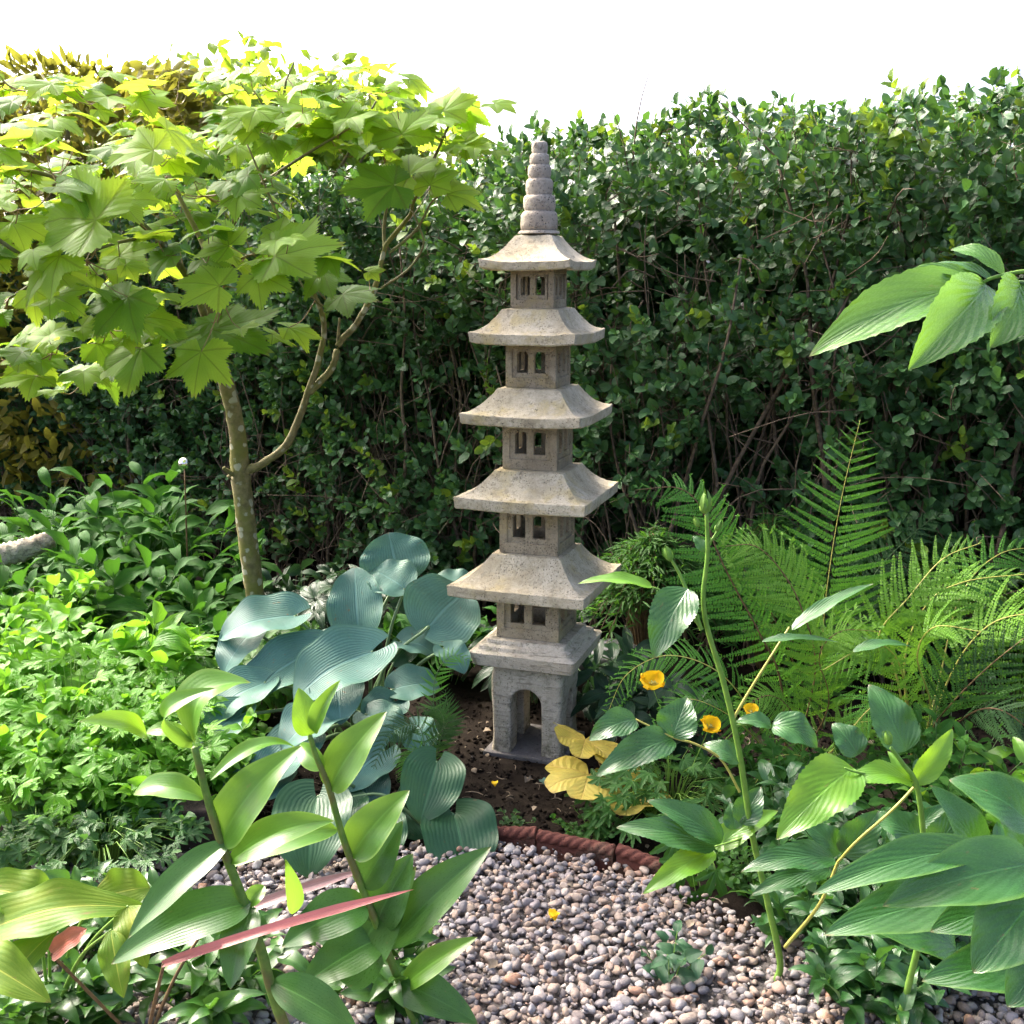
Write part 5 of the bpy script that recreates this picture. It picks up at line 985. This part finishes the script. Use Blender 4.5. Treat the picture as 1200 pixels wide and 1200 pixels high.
fcr = thing('crested_fern', 'arching fern with dark brown ribs and tasselled frond tips beside the pagoda', 'fern', fc)
frond(fcr, [tuple(fc), (915, 800, 3.1), (890, 742, 3.1), (862, 690, 3.12), (840, 645, 3.14), (822, 596, 3.17), (795, 572, 3.2), (745, 574, 3.24)], 28, .16, 'fern', 'brownstem', (.1, -.75, .65), crest=.012, ang=74, rr=.0035)
frond(fcr, [tuple(fc), (955, 790, 3.05), (940, 715, 3.05), (915, 668, 3.08), (885, 640, 3.1), (850, 640, 3.12)], 24, .14, 'fern_gold', 'brownstem', (.1, -.7, .7), crest=.018, rr=.003)
frond(fcr, [tuple(fc), (890, 850, 3.0), (845, 790, 2.95), (785, 768, 2.95), (735, 790, 2.96), (712, 835, 2.98)], 28, .085, 'fern', 'goldstem', (0, -.6, .8), crest=.012)
frond(fcr, [tuple(fc), (880, 860, 2.95), (840, 830, 2.9), (800, 820, 2.88), (770, 850, 2.88)], 24, .085, 'fern', 'goldstem', (0, -.6, .8), crest=.012)
frond(fcr, [tuple(fc), (970, 830, 3.0), (960, 770, 2.95), (985, 740, 2.92), (1030, 740, 2.9)], 20, .12, 'fern_gold', 'brownstem', (0, -.6, .8), crest=.02)
frond(fcr, [tuple(fc), (940, 870, 2.95), (925, 830, 2.9), (900, 815, 2.86), (870, 830, 2.84)], 22, .10, 'fern_gold', 'brownstem', (0, -.6, .8), crest=.02)
frond(fcr, [tuple(fc), (955, 900, 2.9), (935, 885, 2.86), (905, 890, 2.82), (885, 918, 2.82)], 22, .055, 'fern', 'goldstem', (0, -.6, .8))
frond(fcr, [tuple(fc), (975, 880, 2.95), (1000, 850, 2.9), (1020, 845, 2.86)], 20, .09, 'fern_gold', 'goldstem', (0, -.6, .8), crest=.02)
fg = ground_pt(1090, 3.15)
fgo = thing('golden_fern', 'wide yellow-green fern with long narrow leaflets filling the right side', 'fern', fg)
for pts, pl, mt, nn in [([(1060, 780, 3.12), (1085, 710, 3.1), (1130, 682, 3.08), (1210, 672, 3.05)], .17, 'fern_gold', (0, -.6, .8)), ([(1050, 790, 3.1), (1030, 745, 3.08), (1065, 700, 3.06), (1105, 655, 3.08), (1150, 636, 3.1)], .17, 'fern_gold', (0, -.8, .6)), ([(1110, 800, 3.05), (1150, 740, 3.0), (1200, 720, 2.95), (1270, 730, 2.9)], .17, 'fern_gold', (0, -.55, .83)),
        ([(1060, 800, 3.0), (1040, 760, 2.95), (1010, 760, 2.9), (965, 785, 2.88)], .14, 'fern_gold', (0, -.5, .85)), ([(1100, 800, 3.3), (1125, 700, 3.35), (1170, 650, 3.4), (1230, 640, 3.42)], .16, 'fern', (0, -.7, .7)), ([(1090, 860, 2.95), (1110, 830, 2.85), (1160, 780, 2.78), (1230, 725, 2.72)], .17, 'fern_dark', (.2, -.7, .7)), ([(1090, 830, 3.0), (1075, 770, 2.92), (1095, 735, 2.86), (1150, 740, 2.8)], .15, 'fern_gold', (0, -.6, .8)), ([(1080, 850, 2.95), (1050, 820, 2.85), (1020, 830, 2.8), (985, 870, 2.78)], .12, 'fern', (0, -.5, .85)), ([(1120, 850, 2.9), (1160, 830, 2.8), (1200, 850, 2.75), (1240, 900, 2.72)], .14, 'fern_dark', (0, -.6, .8))]:
    frond(fgo, [tuple(fg)]+pts, 20, pl, mt, 'goldstem' if mt != 'fern_dark' else 'brownstem', nn, ang=58, sub=15, pw=.105, rr=.0035)
fd = ground_pt(500, 3.02)
fdk = thing('small_fern', 'small dark fern growing between the two hostas and the pagoda', 'fern', fd)
for pts, pl in [([(508, 850, 3.05), (510, 795, 3.08), (530, 768, 3.1), (556, 778, 3.12)], .05), ([(495, 860, 2.98), (478, 850, 2.94), (452, 868, 2.92), (436, 905, 2.9)], .065), ([(505, 880, 3.0), (520, 850, 2.98), (512, 830, 2.98), (490, 830, 2.96)], .06), ([(490, 880, 2.95), (478, 890, 2.9), (470, 915, 2.88)], .05), ([(515, 870, 3.0), (525, 840, 3.02), (522, 808, 3.04)], .06)]:
    frond(fdk, [tuple(fd)]+pts, 22, pl, 'fern_dark' if pl > .05 else 'fern', 'darkstem', (0, -.7, .7), rr=.0016)
# ------------------------------------------------------------------ poppy, heuchera, petals
pp = ground_pt(790, 2.86)
po = thing('poppy_plant', 'poppy plant with ferny green leaves and three orange-yellow flowers', 'poppy', pp)
mb, ms = MB(), MB(); B, T, N = [], [], []
for i in range(150):
    a = RS.rand()*6.28; q = math.sqrt(RS.rand()); e = pp+np.array([.24*q*math.cos(a)-.0, .16*q*math.sin(a)-.03, .04+.20*(1-q*q*.7)*RS.rand()**.6]); o_ = unit(np.array([math.cos(a), math.sin(a)-.3, -.15+.2*RS.randn()])); tube(ms, [pp+[.04*math.cos(a), .04*math.sin(a), 0], (pp+e)/2+[0, 0, .05], e], .0014, .0009, sides=4, n=6)
    B.append(e); T.append(e+o_*(.03+.03*RS.rand())); N.append([.2*RS.randn(), -.4+.2*RS.randn(), .85])
for u, v, du, dv, Y in [(800, 1010, -8, 50, 2.56), (815, 1045, 12, 50, 2.52), (838, 1020, 16, 45, 2.52), (828, 1075, 6, 45, 2.48), (790, 985, -14, 38, 2.6), (850, 1050, 14, 40, 2.5), (806, 975, 6, 36, 2.62), (836, 985, 10, 36, 2.6)]:
    b = P(u, v, Y); t = P(u+du, v+dv, Y-.03); tube(ms, [pp, (pp+b)/2+[0, 0, .10], b], .0016, .001, sides=4, n=8); B.append(b); T.append(t); N.append([.1, -.8, .5])
palm_leaves(mb, B, T, N, lobes=((0, 1.), (38, .8), (82, .55)), sinus=.34, teeth=.16, droop=.2, power=1.1, per=8, rings=3, end=120, rough=.04)
mb.build('foliage', M['poppy'], po); ms.build('stems', M['greenstem'], po)
def flower(u, v, Y, r0, ax):
    ax = unit(np.array(ax, float)); p = P(u, v, Y); mb = MB(); e1 = unit(np.cross(ax, [.2, .9, .3])); e2 = np.cross(ax, e1)
    for q in range(4):
        a = q*1.571+.3+RS.randn()*.1; o_ = math.cos(a)*e1+math.sin(a)*e2; up = .95 if q % 2 else 1.25
        leaves(mb, [p-ax*r0*.45], [p+o_*r0*(.9+.15*RS.rand())+ax*r0*up*.6], [ax-o_*.6], r0*1.75, 'petal', 10, 8, -.16, .35, .16)
    o = mb.build('flower', M['petal'], po); m2 = MB()
    for q in range(18): d = unit(ax+RS.randn(3)*.35); tube(m2, [p-ax*r0*.4, p-ax*r0*.4+d*r0*.55], r0*.035, r0*.05, sides=4, n=3)
    tube(m2, [p-ax*r0*.45, p+ax*r0*.1], r0*.12, r0*.08, sides=6, n=4); m2.build('stamens', M['goldstem'], o)
    m3 = MB(); tube(m3, [pp, (pp+p)/2+[.02, 0, .05], p-ax*r0*.4], .0016, .0011, sides=5, n=12); m3.build('flower_stalk', M['greenstem'], po)
flower(765, 801, 2.82, .034, (-.1, -.35, .93)); flower(832, 851, 2.74, .027, (.15, -.5, .85)); flower(880, 834, 2.78, .020, (0, -.45, .9))
hp_ = ground_pt(722, 2.93)
he = thing('yellow_heuchera', 'heuchera with lobed golden yellow leaves at the pagoda foot', 'heuchera', hp_)
for u, v, du, dv, Y, sc in [(690, 908, -8, 25, 2.88, 1.), (735, 932, 0, 20, 2.85, 1.), (686, 866, -3, 13, 2.98, 1.), (716, 886, -8, 8, 2.98, 1.)]:
    b = P(u, v, Y); n = (0.1*RS.randn(), -.62, .78); mb = MB(); palm_leaves(mb, [b], [tip_on_plane(b, u+du, v+dv, n, .1)], [n], lobes=((0, 1.), (48, .98), (98, .92)), sinus=.82, teeth=.10, droop=.12, power=.8, end=165, per=6, rings=5)
    o = mb.build('leaf', M['heuch'], he); m2 = MB(); tube(m2, [hp_, (hp_+b)/2+[0, 0, .04], b], .0018, .0012, sides=5, n=10); m2.build('leaf_stalk', M['redstalk'], o)
def petal(u, v, r0, label, mat='petal', k=2, name='fallen_petal', cat='petal', z=.02):
    p = G(u, v, z); mb = MB()
    for q in range(k):
        a = RS.rand()*6.28; o_ = np.array([math.cos(a), math.sin(a), .1*RS.randn()]); leaves(mb, [p-o_*r0*.5+[0, 0, .004*q]], [p+o_*r0*.6+[0, 0, .006+.004*q]], [.3*RS.randn(), -.2, 1], r0*1.15, 'petal', 8, 6, .14, .3, .2)
    tag(mb.build(name, M[mat], None), label, cat, 'fallen petals' if name == 'fallen_petal' else None)
petal(580, 920, .017, 'orange petal lying on bare soil left of the pagoda foot', z=.012); petal(649, 1076, .020, 'crumpled yellow petals lying on open gravel below the edging', k=3, z=.028)
petal(270, 1092, .030, 'yellow petal on gravel close beside the front lily stem', z=.03); petal(255, 1113, .034, 'big yellow petal on gravel at the bottom, below another petal', k=3, z=.03)
petal(637, 918, .022, 'pale grey-green leaf lying on soil in front of the slab', 'hosta', 1, 'fallen_leaf', 'leaf', .012); petal(666, 922, .014, 'small yellowed leaf lying on soil by the yellow heuchera', 'heuch', 1, 'withered_leaf', 'leaf', .012)
# ------------------------------------------------------------------ log, stones, silver ball, brick
M['brick'] = stone_mat('dark_brick', (.035, .024, .02), (.06, .042, .034), (.02, .015, .012))
M['logwood'] = stone_mat('weathered_wood', (.28, .23, .17), (.46, .41, .34), (.12, .09, .07), (.3, .32, .2), .5, streak=.5)
mb = MB(); tube(mb, [P(-40, 662, 4.05), P(0, 652, 4.05), P(30, 644, 4.08), P(60, 632, 4.15)], [.04, .043, .04, .032], sides=18, n=40, rough=.32); o = mb.build('log', M['logwood']); tag(o, 'pale weathered log lying among dark leaves at the left', 'log')
sup = ground_pt(20, 4.1)
mb = MB(); IV, IF = ico(3); pebbles(mb, np.array([[sup[0]-.05, sup[1]+.10, .13]]), np.array([.24]), .9); o = mb.build('boulder', M['brick']); tag(o, 'dark boulder hidden in leaves, carrying the pale log', 'boulder')
M['slate'] = stone_mat('blue_grey_stone', (.22, .215, .23), (.34, .33, .34), (.12, .12, .13))
p_ = ground_pt(722, 3.85); mb = MB(); pebbles(mb, np.array([[p_[0], p_[1], .10]]), np.array([.15]), .9); o = mb.build('rock', M['slate']); tag(o, 'blue-grey rock behind the pagoda, under the feathery shrub', 'rock')
k = NT('polished_steel'); pr = k.n('ShaderNodeBsdfPrincipled'); pr.inputs['Metallic'].default_value = 1; pr.inputs['Base Color'].default_value = (.8, .78, .75, 1); k.l(k.ss(k.noise(k.obj(), 60., 3), .3, .7, .12, .3), pr.inputs['Roughness']); M['steel'] = k.done(pr.outputs[0])
gb_ = thing('gazing_ball', 'small silver ball on a thin dark stake left of the maple trunk', 'garden ornament', ground_pt(217, 4.35))
IV, IF = ico(4); mb = MB(); c = P(216, 543, 4.35); mb.add(IV*.023+c, t=IF); mb.build('ball', M['steel'], gb_); stem(gb_, [tuple(ground_pt(219, 4.35)), tuple(c-[0, 0, .02])], .004, .003, 'brownstem', name='stake')
M['brick'] = stone_mat('dark_brick', (.035, .024, .02), (.06, .042, .034), (.02, .015, .012))
mb = MB(); q = G(232, 1000); box(mb, q+[0, .05, .05], (.20, .10, .14), R(8)); o = mb.build('edging_block', M['brick'], smooth=False); bv = o.modifiers.new('soft edges', 'BEVEL'); bv.width = .006; bv.segments = 2; tag(o, 'dark brown edging block between the weeds and the gravel', 'block')
